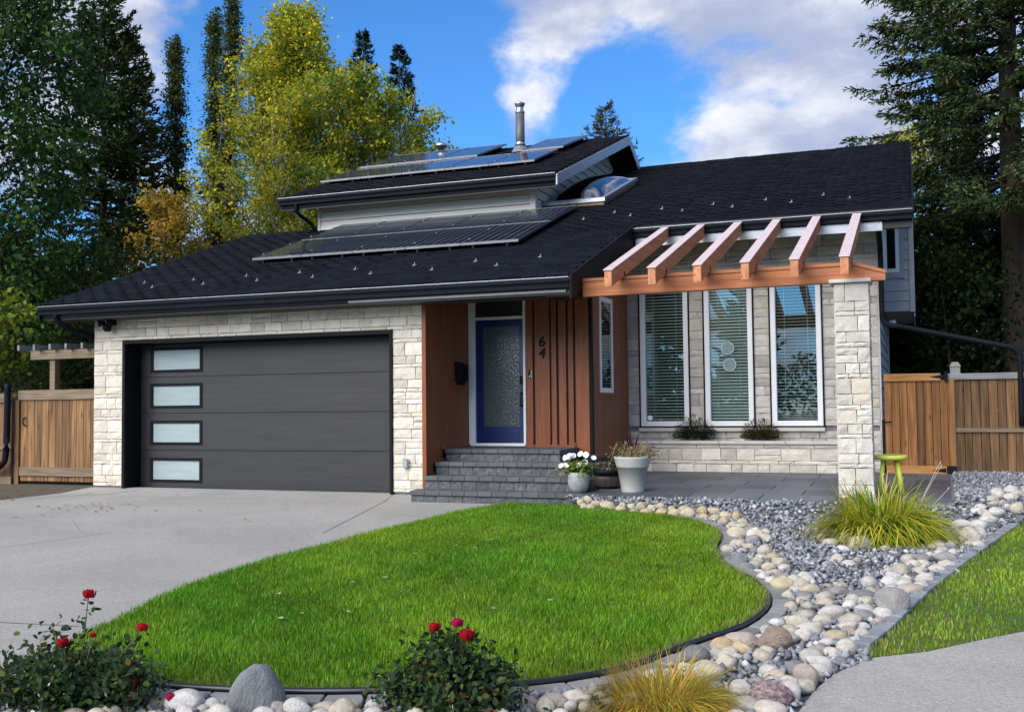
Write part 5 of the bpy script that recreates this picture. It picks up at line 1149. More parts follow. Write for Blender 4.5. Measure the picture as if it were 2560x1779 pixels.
# ------------------------------------------------------------------ grass-like plants
def strap_clump(name, loc, n, L, wid, pal, label, cat, spread=1.0, arch=.9, upright=.35, radius=.12, zs=None):
    t = thing(name, loc, label, cat); so = Soup(); k = 7
    a = rng.uniform(0, 2 * np.pi, n); l = L * rng.uniform(.55, 1.15, n); out = spread * rng.uniform(.10, 1.0, n) ** .6; w = wid * rng.uniform(.6, 1.2, n)
    r0 = radius * np.sqrt(rng.random(n)); C0 = pick(pal, n, .15); tw = rng.uniform(-.4, .4, n)
    Vs = []
    for j in range(k):
        s = j / (k - 1)
        rad = r0 + l * out * (s * .45 + .55 * s ** 1.7); z = l * (s * (upright + 1 - out * .55) - arch * out * s ** 2.4)
        z = np.maximum(z, .008)
        cx, cy = np.cos(a + tw * s), np.sin(a + tw * s)
        c = np.stack([loc[0] + cx * rad, loc[1] + cy * rad, loc[2] + z], 1)
        ww_ = w * (1 - s ** 2.5) * (.55 + .9 * min(s * 2.2, 1) * .5) * .5
        sv = np.stack([-cy, cx, np.full(n, .25)], 1) * ww_[:, None]
        Vs += [c - sv, c + sv]
    V = np.stack(Vs, 1); i = np.arange(n)[:, None] * (2 * k)
    F = np.concatenate([np.stack([i[:, 0] + 2 * j, i[:, 0] + 2 * j + 1, i[:, 0] + 2 * j + 3, i[:, 0] + 2 * j + 2], 1) for j in range(k - 1)])
    so.add(V.reshape(-1, 3), F, np.repeat(C0, 2 * k, 0)); so.build('blades', 'grass', t); return t
strap_clump('daylily_clump', (-.38, 11.30, bz(0, 11.3)), 2100, .70, .019, [(.22, .31, .022), (.32, .40, .032), (.15, .23, .018), (.64, .56, .05), (.46, .47, .045), (.50, .40, .10)], 'arching yellow-green daylily clump growing in the gravel bed', 'plant', spread=1.05, arch=.95, upright=.30, radius=.32)
strap_clump('ornamental_grass', (-1.29, 5.40, bz(0, 5.4)), 2600, .40, .0052, [(.60, .44, .05), (.70, .54, .08), (.40, .24, .05), (.30, .30, .05), (.55, .30, .08), (.20, .26, .03)], 'golden-yellow ornamental grass tuft at the front edge', 'plant', spread=1.2, arch=.80, upright=.22, radius=.22)
# seed stems in the daylily
dl = bpy.data.objects['daylily_clump']
for k in range(9):
    a = random.uniform(-.3, 3.4); x, y = -.30 + math.cos(a) * .2, 11.3 + math.sin(a) * .15; q = random.uniform(.12, .42); z0 = bz(0, 11.3); hh = random.uniform(.5, .78)
    tube('seed_stem', [(x, y, z0), (x + math.cos(a) * q * .5, y + .05, z0 + hh * .6), (x + math.cos(a) * q, y + .08, z0 + hh), (x + math.cos(a) * q + .02, y + .08, z0 + hh + .03)], [.0035, .003, .002, .005], 'cap', dl, sides=5)

# ------------------------------------------------------------------ roses
def rose_flower(t, p, r, col):
    """a full bloom: cupped petals wrapped in a spiral, each petal a 3x3 curved patch"""
    so = Soup(); n = 17; p = np.array(p)
    for j in range(n):
        f = (j + 1) / n; a0 = j * 2.4; hw = .95 - .25 * f; R0 = r * (.22 + .70 * f); V = []
        for v in range(3):
            vv = v / 2; phi = (-.75 + vv * (1.75 - .85 * f))
            for u in range(3):
                th = a0 + (u - 1) * hw * (1 - .25 * vv); rr = R0 * (1.0 + (.12 if u == 1 else 0) + .22 * f * vv)
                V.append((math.cos(th) * math.cos(phi) * rr, math.sin(th) * math.cos(phi) * rr, math.sin(phi) * rr * 1.25 + (.10 if u == 1 else 0) * r * vv))
        F = np.array([(0, 1, 4, 3), (1, 2, 5, 4), (3, 4, 7, 6), (4, 5, 8, 7)])
        so.add(np.array(V) + p, F, np.tile(np.array(col) * (.7 + .5 * random.random()), (9, 1)))
    return so.build('rose_bloom', 'petal', t, smooth=True)
def rose_bush(loc, label, stems, blooms, nleaf, spread, hgt):
    t = thing('rose_bush', loc, label, 'rose bush'); so = Soup(); tips = []
    L0 = Vector(loc)
    PALR = [(.030, .060, .024), (.042, .082, .030), (.022, .046, .022), (.070, .11, .030), (.034, .066, .040), (.10, .12, .035)]
    for k in range(stems):
        a = random.uniform(0, 6.28); q = spread * random.uniform(.2, 1.0) ** .7; h = hgt * (1 - .55 * (q / spread) ** 1.5) * random.uniform(.5, 1.22)
        p0 = L0 + Vector((random.uniform(-.05, .05), random.uniform(-.05, .05), 0)); p3 = L0 + Vector((math.cos(a) * q, math.sin(a) * q * .62, h))
        pts = [p0, p0.lerp(p3, .35) + Vector((0, 0, .06 * h)), p0.lerp(p3, .7) + Vector((0, 0, .08 * h)), p3]
        tube('stem', pts, [.007, .005, .004, .003], 'rose_stem', t, sides=5); tips.append(p3)
        m = nleaf // stems; s = rng.uniform(.15, 1.0, m) ** .8
        PP = np.array([np.array(p0.lerp(p3, float(v))) for v in s]) + rng.normal(size=(m, 3)) * np.array([.058, .05, .045]); PP[:, 2] = np.maximum(PP[:, 2], loc[2] + .02)
        C = pick(PALR, m, .2); br = rng.random(m) < .012; C[br] = np.array([.22, .12, .05])
        leaves(so, PP, .036, C, aspect=.66, up=.6, oval=True)
    for p, r_, c in blooms:
        P0 = Vector(p); sp = L0 + (P0 - L0) * .55; sp.z = loc[2] + (P0.z - loc[2]) * .45
        tube('bloom_stem', [L0 + (sp - L0) * .4, sp, P0], [.006, .0045, .003], 'rose_stem', t, sides=5)
        m = 26 if P0.z > loc[2] + .5 else 8; s = rng.uniform(.05, .98, m); PP = np.array([np.array(sp.lerp(P0, float(v))) for v in s]) + rng.normal(size=(m, 3)) * .026
        leaves(so, PP, .036, pick(PALR, m, .2), aspect=.66, up=.5, oval=True); rose_flower(t, p, r_, c)
    m = 70; PP = np.array([np.array(random.choice(tips)) for _ in range(m)]) + rng.normal(size=(m, 3)) * .02
    leaves(so, PP, .022, pick([(.55, .50, .38), (.40, .30, .16), (.62, .58, .48)], m, .2), aspect=.5)
    so.build('foliage', 'leaf', t); return t
M['rose_stem'] = pm('rose_stem', (.05, .07, .025), (.09, .08, .04), scale=9, rough=.6)
RED, MAG = (.42, .006, .018), (.48, .012, .085)
rose_bush((-4.40, 4.60, -.36), 'sprawling red-blooming rose bush at the lower left corner', 46,
          [((-4.32, 4.62, .25), .034, RED), ((-3.95, 4.62, .09), .030, RED), ((-4.43, 4.55, -.01), .034, RED), ((-3.95, 4.55, -.25), .030, MAG), ((-3.76, 4.62, -.265), .026, MAG), ((-4.91, 4.55, -.33), .034, MAG), ((-4.01, 4.58, -.10), .028, RED), ((-3.96, 4.56, -.19), .024, MAG), ((-4.27, 4.60, .03), .018, RED)], 7600, .56, .38)
rose_bush((-2.33, 5.06, -.345), 'compact red-blooming rose bush at the middle of the front border', 36,
          [((-2.42, 5.08, .10), .032, RED), ((-2.29, 5.09, .13), .032, MAG), ((-2.22, 5.05, .08), .040, RED), ((-2.06, 4.98, -.30), .034, RED)], 5200, .40, .34)
# tall middle growth of the compact bush
_rb = bpy.data.objects['rose_bush.001']; so = Soup(); m = 560
PP = np.stack([rng.normal(-2.33, .075, m), rng.normal(5.07, .06, m), rng.uniform(-.15, .07, m)], 1); PP[:, 0] += np.where(PP[:, 2] > -.02, rng.normal(0, .05, m), 0)
leaves(so, PP, .036, pick([(.034, .066, .026), (.050, .090, .034), (.026, .050, .026), (.09, .13, .03)], m, .2), aspect=.66, oval=True); so.build('foliage', 'leaf', _rb)

# ------------------------------------------------------------------ pots
def fuzz(t, c, n, sp, size, pal, up=.5, aspect=.7, name='foliage', mat='leaf'):
    so = Soup(); PP = np.array(c) + rng.normal(size=(n, 3)) * np.array(sp); leaves(so, PP, size, pick(pal, n, .2), aspect=aspect, up=up, oval=True); return so.build(name, mat, t)
p1 = thing('flower_pot', (-4.235, 13.40, .10), 'round grey textured pot of white petunias beside the steps', 'flower pot')
lathe('pot_body', [(0, 0), (.085, 0), (.125, .06), (.145, .14), (.142, .22), (.128, .275), (.112, .275), (.118, .22), (0, .20)], 'pot_grey', p1, (-4.235, 13.40, .10))
fuzz(p1, (-4.225, 13.38, .42), 520, (.085, .06, .045), .045, [(.10, .17, .02), (.15, .23, .03), (.07, .12, .015), (.20, .22, .05)])
for k in range(14):
    fx, fy, fz_ = random.gauss(-4.21, .115), random.gauss(13.34, .05), random.uniform(.45, .62)
    so = Soup(); aa = np.linspace(0, 2 * np.pi, 11)[:-1]; r_ = random.uniform(.034, .046); tl = Vector((random.uniform(-.6, .6), -1, random.uniform(.2, 1.0))).normalized(); qd = tl.to_track_quat('Z', 'Y')
    Vf = [qd @ Vector((math.cos(a) * r_ * (1 + .12 * math.sin(5 * a)), math.sin(a) * r_ * (1 + .12 * math.sin(5 * a)), .012)) for a in aa] + [qd @ Vector((0, 0, -.012))]
    so.add(np.array(Vf) + np.array([fx, fy, fz_]), np.array([(10, q, (q + 1) % 10) for q in range(10)]), np.tile([.80, .79, .78], (11, 1))); so.build('white_bloom', 'petal', p1)
p2 = thing('barrel_planter', (-4.03, 14.1, .10), 'dark half-barrel planter of faded flowers between two grey pots', 'planter')
lathe('barrel_body', [(0, 0), (.155, 0), (.175, .05), (.185, .14), (.188, .20), (.175, .20), (.175, .15), (0, .15)], 'barrel', p2, (-4.03, 14.1, .10))
lathe('barrel_rim', [(.186, .20), (.205, .20), (.208, .275), (.190, .28), (.180, .22)], 'black', p2, (-4.03, 14.1, .10)); lathe('barrel_hoop', [(.166, .02), (.172, .02), (.178, .05), (.170, .055)], 'black', p2, (-4.03, 14.1, .10))
fuzz(p2, (-4.05, 14.06, .40), 260, (.085, .06, .035), .045, [(.10, .15, .03), (.22, .13, .16), (.16, .10, .11), (.13, .17, .05), (.30, .24, .14)])
fuzz(p2, (-4.0, 14.0, .385), 12, (.07, .02, .012), .04, [(.70, .68, .64)], name='white_bloom', mat='petal')
p3 = thing('tall_pot', (-3.56, 13.7, .10), 'tall pale-grey tapered pot with dried purple spike plant', 'flower pot')
lathe('pot_body', [(0, 0), (.145, 0), (.150, .02), (.205, .335), (.212, .335), (.216, .345), (.245, .455), (.250, .475), (.236, .478), (.215, .38), (0, .38)], 'pot_pale', p3, (-3.56, 13.66, .10), 36)
fuzz(p3, (-3.56, 13.64, .60), 800, (.105, .10, .055), .034, [(.30, .25, .13), (.38, .31, .18), (.22, .20, .09), (.16, .15, .05), (.42, .35, .24)], aspect=.45)
fuzz(p3, (-3.30, 13.60, .64), 150, (.06, .04, .045), .032, [(.20, .17, .08), (.14, .14, .06), (.30, .24, .14)], aspect=.5)
so = Soup()
for k in range(26):
    a = random.uniform(0, 6.28); l = random.uniform(.36, .62); dr_ = random.random() < .38
    pts = [Vector((-3.56, 13.66, .52))]
    for j in range(1, 7):
        s = j / 6; q = l * s * (.62 if dr_ else .30); pts.append(Vector((-3.56 + math.cos(a) * q, 13.66 + math.sin(a) * q, .52 + l * (s * 1.15 - (1.25 if dr_ else .25) * s ** 3))))
    col = (.40, .26, .13) if dr_ else (.075, .028, .030)
    for j in range(6):
        w = .014 * (1 - (j / 6) ** 2); w2 = .014 * (1 - ((j + 1) / 6) ** 2); sv = Vector((-math.sin(a), math.cos(a), .2))
        so.add(np.array([pts[j] - sv * w, pts[j] + sv * w, pts[j + 1] + sv * w2, pts[j + 1] - sv * w2]), np.array([(0, 1, 2, 3)]), np.tile(np.array(col) * random.uniform(.8, 1.2), (4, 1)))
so.build('spike_leaves', 'leaf', p3)
# ------------------------------------------------------------------ stool
st = thing('stool', (-.31, 14.2, .12), 'lime-green plastic stool standing behind the stone column', 'stool')
lathe('seat', [(0, .415), (.19, .415), (.212, .425), (.215, .455), (.205, .475), (.195, .475), (.185, .468), (0, .466)], 'lime', st, (-.33, 14.2, .12), 32)
lathe('seat_pad', [(.184, .4695), (0, .4695)], 'lime_top', st, (-.33, 14.2, .12), 32)
for a in (-.55, .75, 2.5, 3.8):
    c, s = math.cos(a), math.sin(a); tube('leg', [(-.33 + c * .10, 14.2 + s * .10, .535), (-.33 + c * .165, 14.2 + s * .165, .11)], [.026, .036], 'lime', st, sides=12)
# ------------------------------------------------------------------ shrubs in the planter
def needle_shrub(loc, r, label, pal):
    t = thing('evergreen_shrub', loc, label, 'shrub'); so = Soup(); n = 2200
    d = unit(rng.normal(size=(n, 3)) * np.array([1.25, .7, .8])); d[:, 2] = np.abs(d[:, 2]) + .05; rad = r * rng.uniform(.25, 1.05, n)
    PP = np.array(loc) + d * rad[:, None] * np.array([1.0, .55, 1.05]); leaves(so, PP, .055, pick(pal, n, .25), aspect=.16, dirs=unit(d + .5 * rng.normal(size=(n, 3))))
    so.build('foliage', 'needle', t)
    for k in range(7):
        a = k * .9; tube('twig', [loc, (loc[0] + math.cos(a) * r * .6, loc[1] + math.sin(a) * r * .3, loc[2] + r * .6)], [.008, .003], 'bark', t, sides=5)
needle_shrub((-3.42, 17.16, .69), .33, 'dark evergreen shrub in the planter between left and middle windows', [(.012, .022, .010), (.020, .034, .014), (.03, .045, .02)])
needle_shrub((-2.36, 17.16, .69), .28, 'olive-brown evergreen shrub in the planter between middle and right windows', [(.025, .030, .010), (.045, .048, .016), (.06, .05, .02)])

# ------------------------------------------------------------------ trees
def limb_pts(p, d, l, n, bend, wob):
    pts = [p]; d = d.normalized()
    for i in range(n):
        d = (d + bend / n + Vector((random.gauss(0, wob), random.gauss(0, wob), random.gauss(0, wob * .6)))).normalized(); pts.append(pts[-1] + d * l / n)
    return pts
def leafy_tree(name, loc, H, Rr, crown0, label, group, pal, nleaf, lsize, limbs=34, up=.55, env=None, trunk_r=.16, bark='bark', clump=.42, bare=0, lean=(0, 0), aspect=.7, sub=5, trunk_top=.92, pal2=None, mat='leaf', droop=0., outp=.55):
    t = thing(name, loc, label, 'tree', group); L0 = Vector(loc); so = Soup(); wV, wF = [], []
    env = env or (lambda s: math.sin(math.pi * min(max(s * .86 + .12, 0), 1)) ** .8)
    def addw(pts, rads, sides):
        V, F = sweep(pts, rads, sides); n0 = len(wV); wV.extend(V); wF.extend([tuple(i + n0 for i in f) for f in F])
    tp = [L0 + Vector((lean[0] * s + .12 * math.sin(3 * s + loc[0]), lean[1] * s, H * trunk_top * s)) for s in np.linspace(0, 1, 9)]
    tr = tube('trunk', tp, [trunk_r * (1 - .8 * s) for s in np.linspace(0, 1, 9)], bark, t, sides=9)
    def tpos(s): f = s / trunk_top * 8; i = min(int(f), 7); return tp[i].lerp(tp[i + 1], min(f - i, 1))
    clusters = []
    for k in range(limbs):
        s = crown0 + (trunk_top - crown0) * ((k + random.random()) / limbs); a = k * 2.399 + random.uniform(-.4, .4)
        e = env((s - crown0) / (1 - crown0)); l = Rr * e * random.uniform(.75, 1.12) + .12
        upk = up + .5 * (s - crown0)
        d = Vector((math.cos(a), math.sin(a), upk)); pts = limb_pts(tpos(s), d, l * 1.15, 5, Vector((0, 0, .35 - droop)), .10)
        r0 = max(.012, trunk_r * .34 * (1 - .6 * s)); addw(pts, [r0 * (1 - .85 * q / 5) for q in range(6)], 5)
        for q in range(2, 6): clusters.append((pts[q], .8 if q < 4 else 1.0))
        for _ in range(sub):
            i = random.randint(1, 4); q = pts[i].lerp(pts[i + 1], random.random()); d2 = (pts[i + 1] - pts[i]).normalized() + Vector((random.gauss(0, .7), random.gauss(0, .7), random.gauss(.2, .4)))
            l2 = l * random.uniform(.22, .5); p2_ = limb_pts(q, d2, l2, 3, Vector((0, 0, .2 - droop)), .12); addw(p2_, [r0 * .35, r0 * .25, r0 * .18, r0 * .08], 4)
            clusters += [(p2_[2], .8), (p2_[3], 1.0)]
    clusters.append((tp[-1], 1)); top = L0 + Vector((lean[0], lean[1], H))
    for q in np.linspace(0, 1, 6): clusters.append((tp[-1].lerp(top, float(q)), .7 * (1 - q) + .25))
    for k in range(bare):
        a = random.uniform(0, 6.28); p0 = tpos(random.uniform(.35, .75)); addw(limb_pts(p0, Vector((math.cos(a) * .5, math.sin(a) * .5, 1.3)), H * random.uniform(.25, .45), 6, Vector((0, 0, .3)), .06), [.030, .026, .02, .015, .010, .006, .003], 4)
    mesh_obj('branches', wV, wF, bark, tr, smooth=True)
    nc = len(clusters); CP = np.array([np.array(c[0]) for c in clusters]); CS = np.array([c[1] for c in clusters])
    idx = rng.integers(0, nc, nleaf); PP = CP[idx] + rng.normal(size=(nleaf, 3)) * (clump * CS[idx])[:, None] * np.array([1, 1, .75])
    ct = rng.normal(size=(nc, 1)) * .16
    C = pick(pal, nleaf, .14) * (1 + ct[idx])
    if pal2 is not None:
        w = np.clip((rng.normal(size=nc) * .5 + .15), 0, 1)[idx]; sel = rng.random(nleaf) < w; C[sel] = pick(pal2, int(sel.sum()), .15)
    leaves(so, PP, lsize, np.clip(C, .003, .8), aspect=aspect, up=up); so.build('crown', mat, t)
    return t
def conifer(name, loc, H, Rr, label, group, pal, jit=.1, z0=.08, gap=.32, droop=.35, lsize=.17, per=7, density=1.0, trunk_r=.18, bark='bark', hang=.0, shape=1.0, twig=.5, asp=.20, ang0=0, zmax=None, cones=0, NE=4):
    t = thing(name, loc, label, 'tree', group); L0 = Vector(loc); so = Soup(); wV, wF = [], []
    n_t = 12; tp = [L0 + Vector((0, 0, H * s)) for s in np.linspace(0, 1, n_t)]
    tr = tube('trunk', tp, [max(.01, trunk_r * (1 - s) ** .8) for s in np.linspace(0, 1, n_t)], bark, t, sides=12)
    z = H * z0; lim = H * .995; PPs, DDs, SSs, CCs = [], [], [], []; cone_p = []
    while z < lim:
        s = (z - H * z0) / (H * (1 - z0)); l0 = Rr * (1 - s) ** shape + .10
        for k in range(per if s < .9 else 5):
            a = ang0 + random.uniform(0, 6.28); l = l0 * random.uniform(.7, 1.1); upk = -.10 + .55 * s ** 1.5 + random.uniform(-.1, .1)
            p0 = L0 + Vector((0, 0, z + random.uniform(-jit, jit)))
            pts = limb_pts(p0, Vector((math.cos(a), math.sin(a), upk)), l, 6, Vector((0, 0, -droop * (1 - s) + .35 * s)), .05)
            # tips lift
            pts[-1].z += .06 * l
            r0 = max(.008, .045 * (1 - s) * min(l, 3) / 3 + .008); V, F = sweep(pts, [r0 * (1 - .9 * q / 6) for q in range(7)], 4); n0 = len(wV); wV.extend(V); wF.extend([tuple(i + n0 for i in f) for f in F])
            nt_ = max(5, int(l * 15 * density))
            f = rng.uniform(.10, 1.0, nt_) ** .75; i = np.minimum((f * 6).astype(int), 5); A = np.array([np.array(q) for q in pts]); fr_ = (f * 6 - i)[:, None]
            B = A[i] * (1 - fr_) + A[i + 1] * fr_; dirb = unit(A[i + 1] - A[i]); side = np.stack([-dirb[:, 1], dirb[:, 0], np.zeros(nt_)], 1) * np.where(rng.random(nt_) < .5, -1, 1)[:, None]
            tl = twig * l * .34 * (1.05 - f) ** .5 + .10 + .05 * rng.random(nt_)
            td = unit(side * .9 + dirb * .75 + np.array([0, 0, -hang]) * rng.uniform(.3, 1.6, (nt_, 1)) + .12 * rng.normal(size=(nt_, 3)))
            for e in range(NE):
                q = (e + .4) / NE
                PPs.append(B + td * (tl * q)[:, None] + np.array([0, 0, -1]) * (hang * .25 * tl * q * q)[:, None]); DDs.append(unit(td + .35 * rng.normal(size=(nt_, 3)))); SSs.append(np.full(nt_, lsize) * (1.1 - .35 * q)); CCs.append(np.full(nt_, random.gauss(0, .13)))
            PPs.append(B); DDs.append(unit(dirb + .5 * rng.normal(size=(nt_, 3)))); SSs.append(np.full(nt_, lsize)); CCs.append(np.full(nt_, 0.))
            if cones and random.random() < .35 and z > cones:
                for _ in range(4): cone_p.append(np.array(pts[random.randint(3, 6)]) + rng.normal(size=3) * .12)
        z += gap * (1 - .45 * s)
    mesh_obj('branches', wV, wF, 'bark_dark', tr, smooth=True)
    PP = np.concatenate(PPs); DD = np.concatenate(DDs); SS = np.concatenate(SSs); CC = np.concatenate(CCs)
    leaves(so, PP, SS, np.clip(pick(pal, len(PP), .16) * (1 + CC[:, None]), .002, .5), aspect=asp, dirs=DD, up=.4); so.build('crown', 'needle', t)
    if cone_p:
        so = Soup(); PPc = np.array(cone_p); leaves(so, PPc, .13, pick([(.20, .11, .05), (.28, .16, .07)], len(PPc), .2), aspect=.38, dirs=unit(np.array([0, 0, -1.]) + .15 * rng.normal(size=(len(PPc), 3)))); leaves(so, PPc, .13, pick([(.20, .11, .05), (.28, .16, .07)], len(PPc), .2), aspect=.38, dirs=unit(np.array([0, 0, -1.]) + .15 * rng.normal(size=(len(PPc), 3))))
        so.build('cones', 'leaf', t)['kind'] = 'stuff'
    return t
DKG = [(.020, .040, .014), (.030, .058, .018), (.014, .028, .012), (.045, .080, .022)]
MPG = [(.040, .090, .020), (.060, .125, .026), (.030, .065, .018), (.10, .18, .03), (.034, .072, .026)]
YEL = [(.50, .47, .035), (.58, .49, .030), (.38, .42, .035), (.28, .35, .035), (.62, .47, .03), (.44, .45, .05)]
YGR = [(.16, .23, .03), (.22, .29, .035), (.12, .18, .025), (.29, .33, .04)]
GOLD = [(.48, .29, .040), (.40, .27, .045), (.30, .24, .04), (.55, .36, .06)]
GBK = 'trees behind the house'
leafy_tree('maple_tree', (-20.1, 18.2, 0), 12.6, 2.3, .16, 'tall dark-green leafy maple at the far left edge', GBK, MPG, 32000, .13, limbs=58, up=.35, trunk_r=.2, bark='bark_dark', clump=.28, sub=8, env=lambda s: .55 + .45 * math.sin(math.pi * min(s * .8 + .15, 1)))
leafy_tree('young_maple', (-16.9, 14.4, 0), 3.2, 1.4, .45, 'low yellow-green maple branches hanging over the left fence', GBK, [(.18, .22, .02), (.26, .29, .03), (.11, .16, .02), (.07, .11, .02)], 2600, .15, limbs=13, up=.25, trunk_r=.05, clump=.24, droop=.35, sub=3)
PNG = [(.018, .034, .011), (.028, .050, .015), (.042, .064, .020), (.062, .080, .026)]
conifer('pine_tree', (-23.5, 25.6, 0), 14.6, 2.9, 'dark bottle-green conifer with a straight trunk behind the left arbour', GBK, PNG, z0=.08, gap=.46, per=10, density=1.25, lsize=.18, droop=.15, hang=.10, trunk_r=.20, bark='bark_dark', shape=.55, twig=.62, asp=.36, NE=4, jit=.16)
conifer('pine_tree', (-24.9, 28.6, 0), 13.9, 2.1, 'second dark conifer just right of the taller one', GBK, PNG, z0=.08, gap=.52, per=8, density=.9, lsize=.18, droop=.15, hang=.10, trunk_r=.16, bark='bark_dark', shape=.6, twig=.62, asp=.36, NE=4, jit=.16)
for (x, y, h, lb, ex) in [(-24.3, 30.0, 14.6, 'left of three slim columnar poplars behind the pine', 0), (-23.0, 30.6, 15.6, 'middle of three slim columnar poplars behind the pine', 0), (-21.9, 30.0, 15.7, 'right of three slim columnar poplars, nearest the yellow maple', 0)]:
    leafy_tree('poplar_tree', (x, y, 0), h, 1.35, .10, lb, 'columnar poplars', [(.050, .072, .020), (.070, .098, .028), (.095, .115, .036), (.12, .14, .05)], 17000, .105, limbs=66, up=1.7, trunk_r=.13, bark='bark_dark', clump=.15, env=lambda s: 1.3 * (1 - s) ** 1.05 + .02, sub=5, trunk_top=.97)
leafy_tree('yellow_maple', (-18.6, 28.6, 0), 14.3, 5.0, .10, 'large yellow-green autumn maple behind the upper roof', GBK, YEL, 70000, .118, limbs=80, up=1.15, trunk_r=.2, bark='bark_pale', clump=.20, pal2=YGR, env=lambda s: (1.0 * (1 - s) ** 1.0 + .08) * (.75 + .25 * min(s * 6, 1)), sub=10, bare=5)
leafy_tree('ash_tree', (-15.9, 29.6, 0), 11.2, 3.5, .10, 'yellow-green ash with bare grey upper twigs behind the solar roof', GBK, YGR, 34000, .12, limbs=34, up=.7, trunk_r=.16, bark='bark_pale', clump=.20, pal2=YEL, bare=40, sub=8)
leafy_tree('golden_shrub', (-20.4, 24.6, 0), 7.6, 1.2, .2, 'golden-yellow leafed young tree between pine and yellow maple', GBK, GOLD, 4800, .13, limbs=22, up=.5, trunk_r=.09, clump=.18)
leafy_tree('under_tree', (-18.6, 22.5, 0), 4.6, 2.6, .1, 'dim olive-green leafy tree low behind the garage roof', GBK, [(.045, .065, .016), (.07, .09, .024), (.12, .11, .025)], 9000, .13, limbs=30, up=.4, trunk_r=.1, clump=.42)
leafy_tree('under_tree', (-22.0, 20.5, 0), 5.0, 2.6, .08, 'shaded green leafy tree low behind the left arbour', GBK, [(.035, .065, .016), (.055, .09, .022), (.09, .11, .03)], 10000, .13, limbs=30, up=.4, trunk_r=.1, clump=.42)
BSP = [(.010, .022, .016), (.018, .034, .024), (.026, .046, .032)]
conifer('blue_spruce', (-21.2, 38, 0), 16.9, 2.9, 'left dark spruce spire rising behind the yellow maple', 'spruce spires', BSP, z0=.35, gap=.42, per=7, density=.55, lsize=.22, asp=.3)
conifer('blue_spruce', (-19.5, 38, 0), 16.1, 3.0, 'right dark spruce spire rising behind the yellow maple', 'spruce spires', BSP, z0=.35, gap=.42, per=7, density=.55, lsize=.22, asp=.3)
conifer('small_spruce', (-9.6, 34, 0), 11.5, 3.9, 'pale olive spruce top peeking above the gable peak', GBK, [(.05, .055, .022), (.075, .078, .032), (.10, .10, .05)], z0=.35, gap=.34, per=7, density=.75, lsize=.14, asp=.28, droop=-.35)
SPG = [(.026, .046, .018), (.040, .066, .024), (.060, .088, .030), (.018, .034, .014), (.095, .118, .042)]
conifer('spruce_tree', (2.2, 26.4, 0), 19.5, 4.1, 'huge spruce with bare lower trunk at the right edge', 'spruces at the right', SPG, z0=.30, gap=.56, per=14, density=1.4, lsize=.14, droop=.18, hang=.40, trunk_r=.34, shape=.8, twig=.55, asp=.34, cones=4.5, NE=7, jit=.07)
conifer('spruce_tree', (6.4, 24.5, 0), 16.5, 3.4, 'spruce partly cut off by the right picture edge', 'spruces at the right', SPG, z0=.14, gap=.54, per=11, density=1.15, lsize=.125, droop=.25, hang=.45, trunk_r=.24, shape=.8, twig=.55, asp=.34, cones=4.5, NE=6, jit=.07)
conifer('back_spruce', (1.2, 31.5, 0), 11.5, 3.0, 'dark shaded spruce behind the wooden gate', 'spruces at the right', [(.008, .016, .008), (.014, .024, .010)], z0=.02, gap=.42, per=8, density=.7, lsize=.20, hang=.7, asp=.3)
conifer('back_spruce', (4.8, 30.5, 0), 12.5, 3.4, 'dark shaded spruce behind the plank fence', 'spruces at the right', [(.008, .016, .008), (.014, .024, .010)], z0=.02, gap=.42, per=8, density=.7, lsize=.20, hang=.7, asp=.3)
leafy_tree('back_shrub', (.6, 24.6, 0), 4.6, 1.4, .05, 'shaded green shrub beside the bay', GBK, [(.016, .032, .009), (.028, .050, .012), (.010, .020, .007)], 5200, .12, limbs=20, up=.4, trunk_r=.05, clump=.34)
leafy_tree('back_birch', (.1, 33.0, 0), 9.5, 1.6, .3, 'bright yellow leaf patch of a birch behind the roof corner', GBK, YEL, 4200, .13, limbs=20, up=.6, trunk_r=.09, bark='bark_pale', clump=.24)
# distant belt of trees closing the horizon
def belt(name, x0, x1, y, h, n, label):
    so = Soup(); X = rng.uniform(x0, x1, n); Z = h * rng.random(n) ** .8 * (.75 + .25 * np.sin(X * .9) * np.sin(X * .37 + 1)); PP = np.stack([X, y + rng.normal(size=n) * 1.2, Z], 1)
    leaves(so, PP, .42, pick([(.014, .024, .010), (.024, .036, .013), (.035, .045, .015)], n, .25), aspect=.8); tag(so.build(name, 'leaf'), label, 'trees', kind='stuff')
belt('far_trees', -62, -10, 46, 7.0, 15000, 'dense dark belt of trees closing the view behind the lots')
belt('far_trees', -10, 34, 40, 7.0, 13000, 'dense dark belt of trees behind the house and right fence')
belt('far_trees', -44, -24, 33, 6.5, 12000, 'dense dark belt of shrubs beyond the left fence')

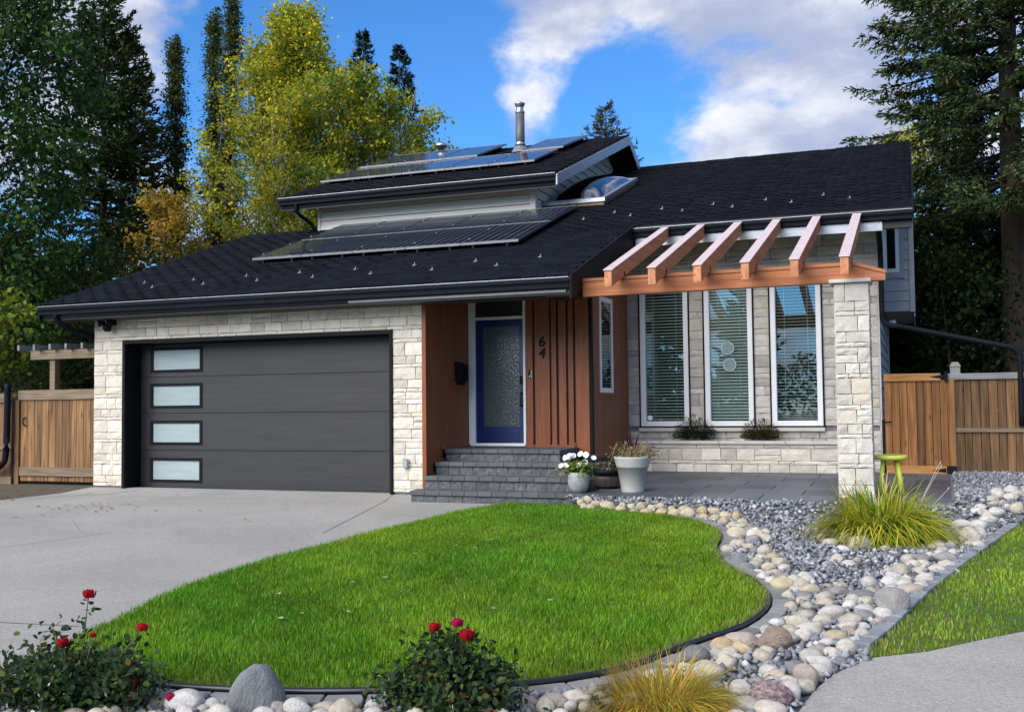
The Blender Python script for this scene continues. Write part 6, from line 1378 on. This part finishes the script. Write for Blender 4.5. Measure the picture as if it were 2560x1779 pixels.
belt('far_trees', -2.5, 12, 31.5, 6.5, 9000, 'dark leafy hedge in deep shade behind the wooden gate')
belt('street_trees', -50, 40, -58, 6.0, 15000, 'dark belt of trees across the street, seen mirrored in the windows')
conifer('street_spruce', (-9.5, -30, 0), 11.5, 2.8, 'spruce across the street mirrored in the right window', 'spruces across the street', BSP, z0=.05, gap=.45, per=8, density=.45, lsize=.40, asp=.5)
conifer('street_spruce', (-15.5, -34, 0), 13.5, 3.2, 'spruce across the street mirrored in the left window', 'spruces across the street', BSP, z0=.05, gap=.45, per=8, density=.45, lsize=.40, asp=.5)

# ------------------------------------------------------------------ fallen leaves
def fallen(pts, zf, pal, label, group, size=.05, k0=0):
    for i, (x, y) in enumerate(pts):
        so = Soup(); a = random.uniform(0, 6.28); P0 = np.array([[x, y, zf(x, y) + .012]]); d = np.array([[math.cos(a), math.sin(a), .05]])
        leaves(so, P0, size, pick(pal, 1, .2), aspect=.65, dirs=d, up=3); leaves(so, P0, size * .8, pick(pal, 1, .2), aspect=.5, dirs=np.array([[math.cos(a + .9), math.sin(a + .9), .1]]), up=3)
        tag(so.build('fallen_leaf', 'leaf'), label, 'leaf', group)
BRN = [(.22, .075, .03), (.30, .11, .05), (.16, .07, .04), (.26, .15, .07)]
dl_p = [(-10.9 + random.gauss(0, .45), 11.75 + random.gauss(0, .22)) for _ in range(26)] + [(random.uniform(-12.6, -7), random.uniform(10.5, 13.3)) for _ in range(20)]
fallen(dl_p, lambda x, y: gz(x, y) + .0, BRN, 'small dry brown leaf lying on the driveway', 'brown leaves on the driveway', size=.055)
ll_p = [(random.uniform(-5.2, -1.6), random.uniform(5.6, 12.2)) for _ in range(22)]
ll_p = [p for p in ll_p if inside(LAWN, np.array([p[0]]), np.array([p[1]]))[0]]
fallen(ll_p, lambda x, y: gz(x, y) + .05, [(.52, .44, .25), (.60, .52, .34)], 'small pale yellow leaf lying on the main lawn', 'yellow leaves on the lawn', size=.05)
fallen([(random.uniform(.5, 1.4), random.uniform(8.2, 10.8)) for _ in range(7)], lambda x, y: gz(x, y) + .03, [(.55, .42, .24), (.62, .52, .36)], 'small pale leaf lying on the small right lawn', 'pale leaves on the right lawn', size=.045)
fallen([(-14.2 + random.uniform(-.9, 1.3), 12.6 + random.gauss(0, .5)) for _ in range(30)], lambda x, y: gz(x, y), BRN, 'dry brown leaf lying on the dirt by the side gate', 'brown leaves by the side gate', size=.06)
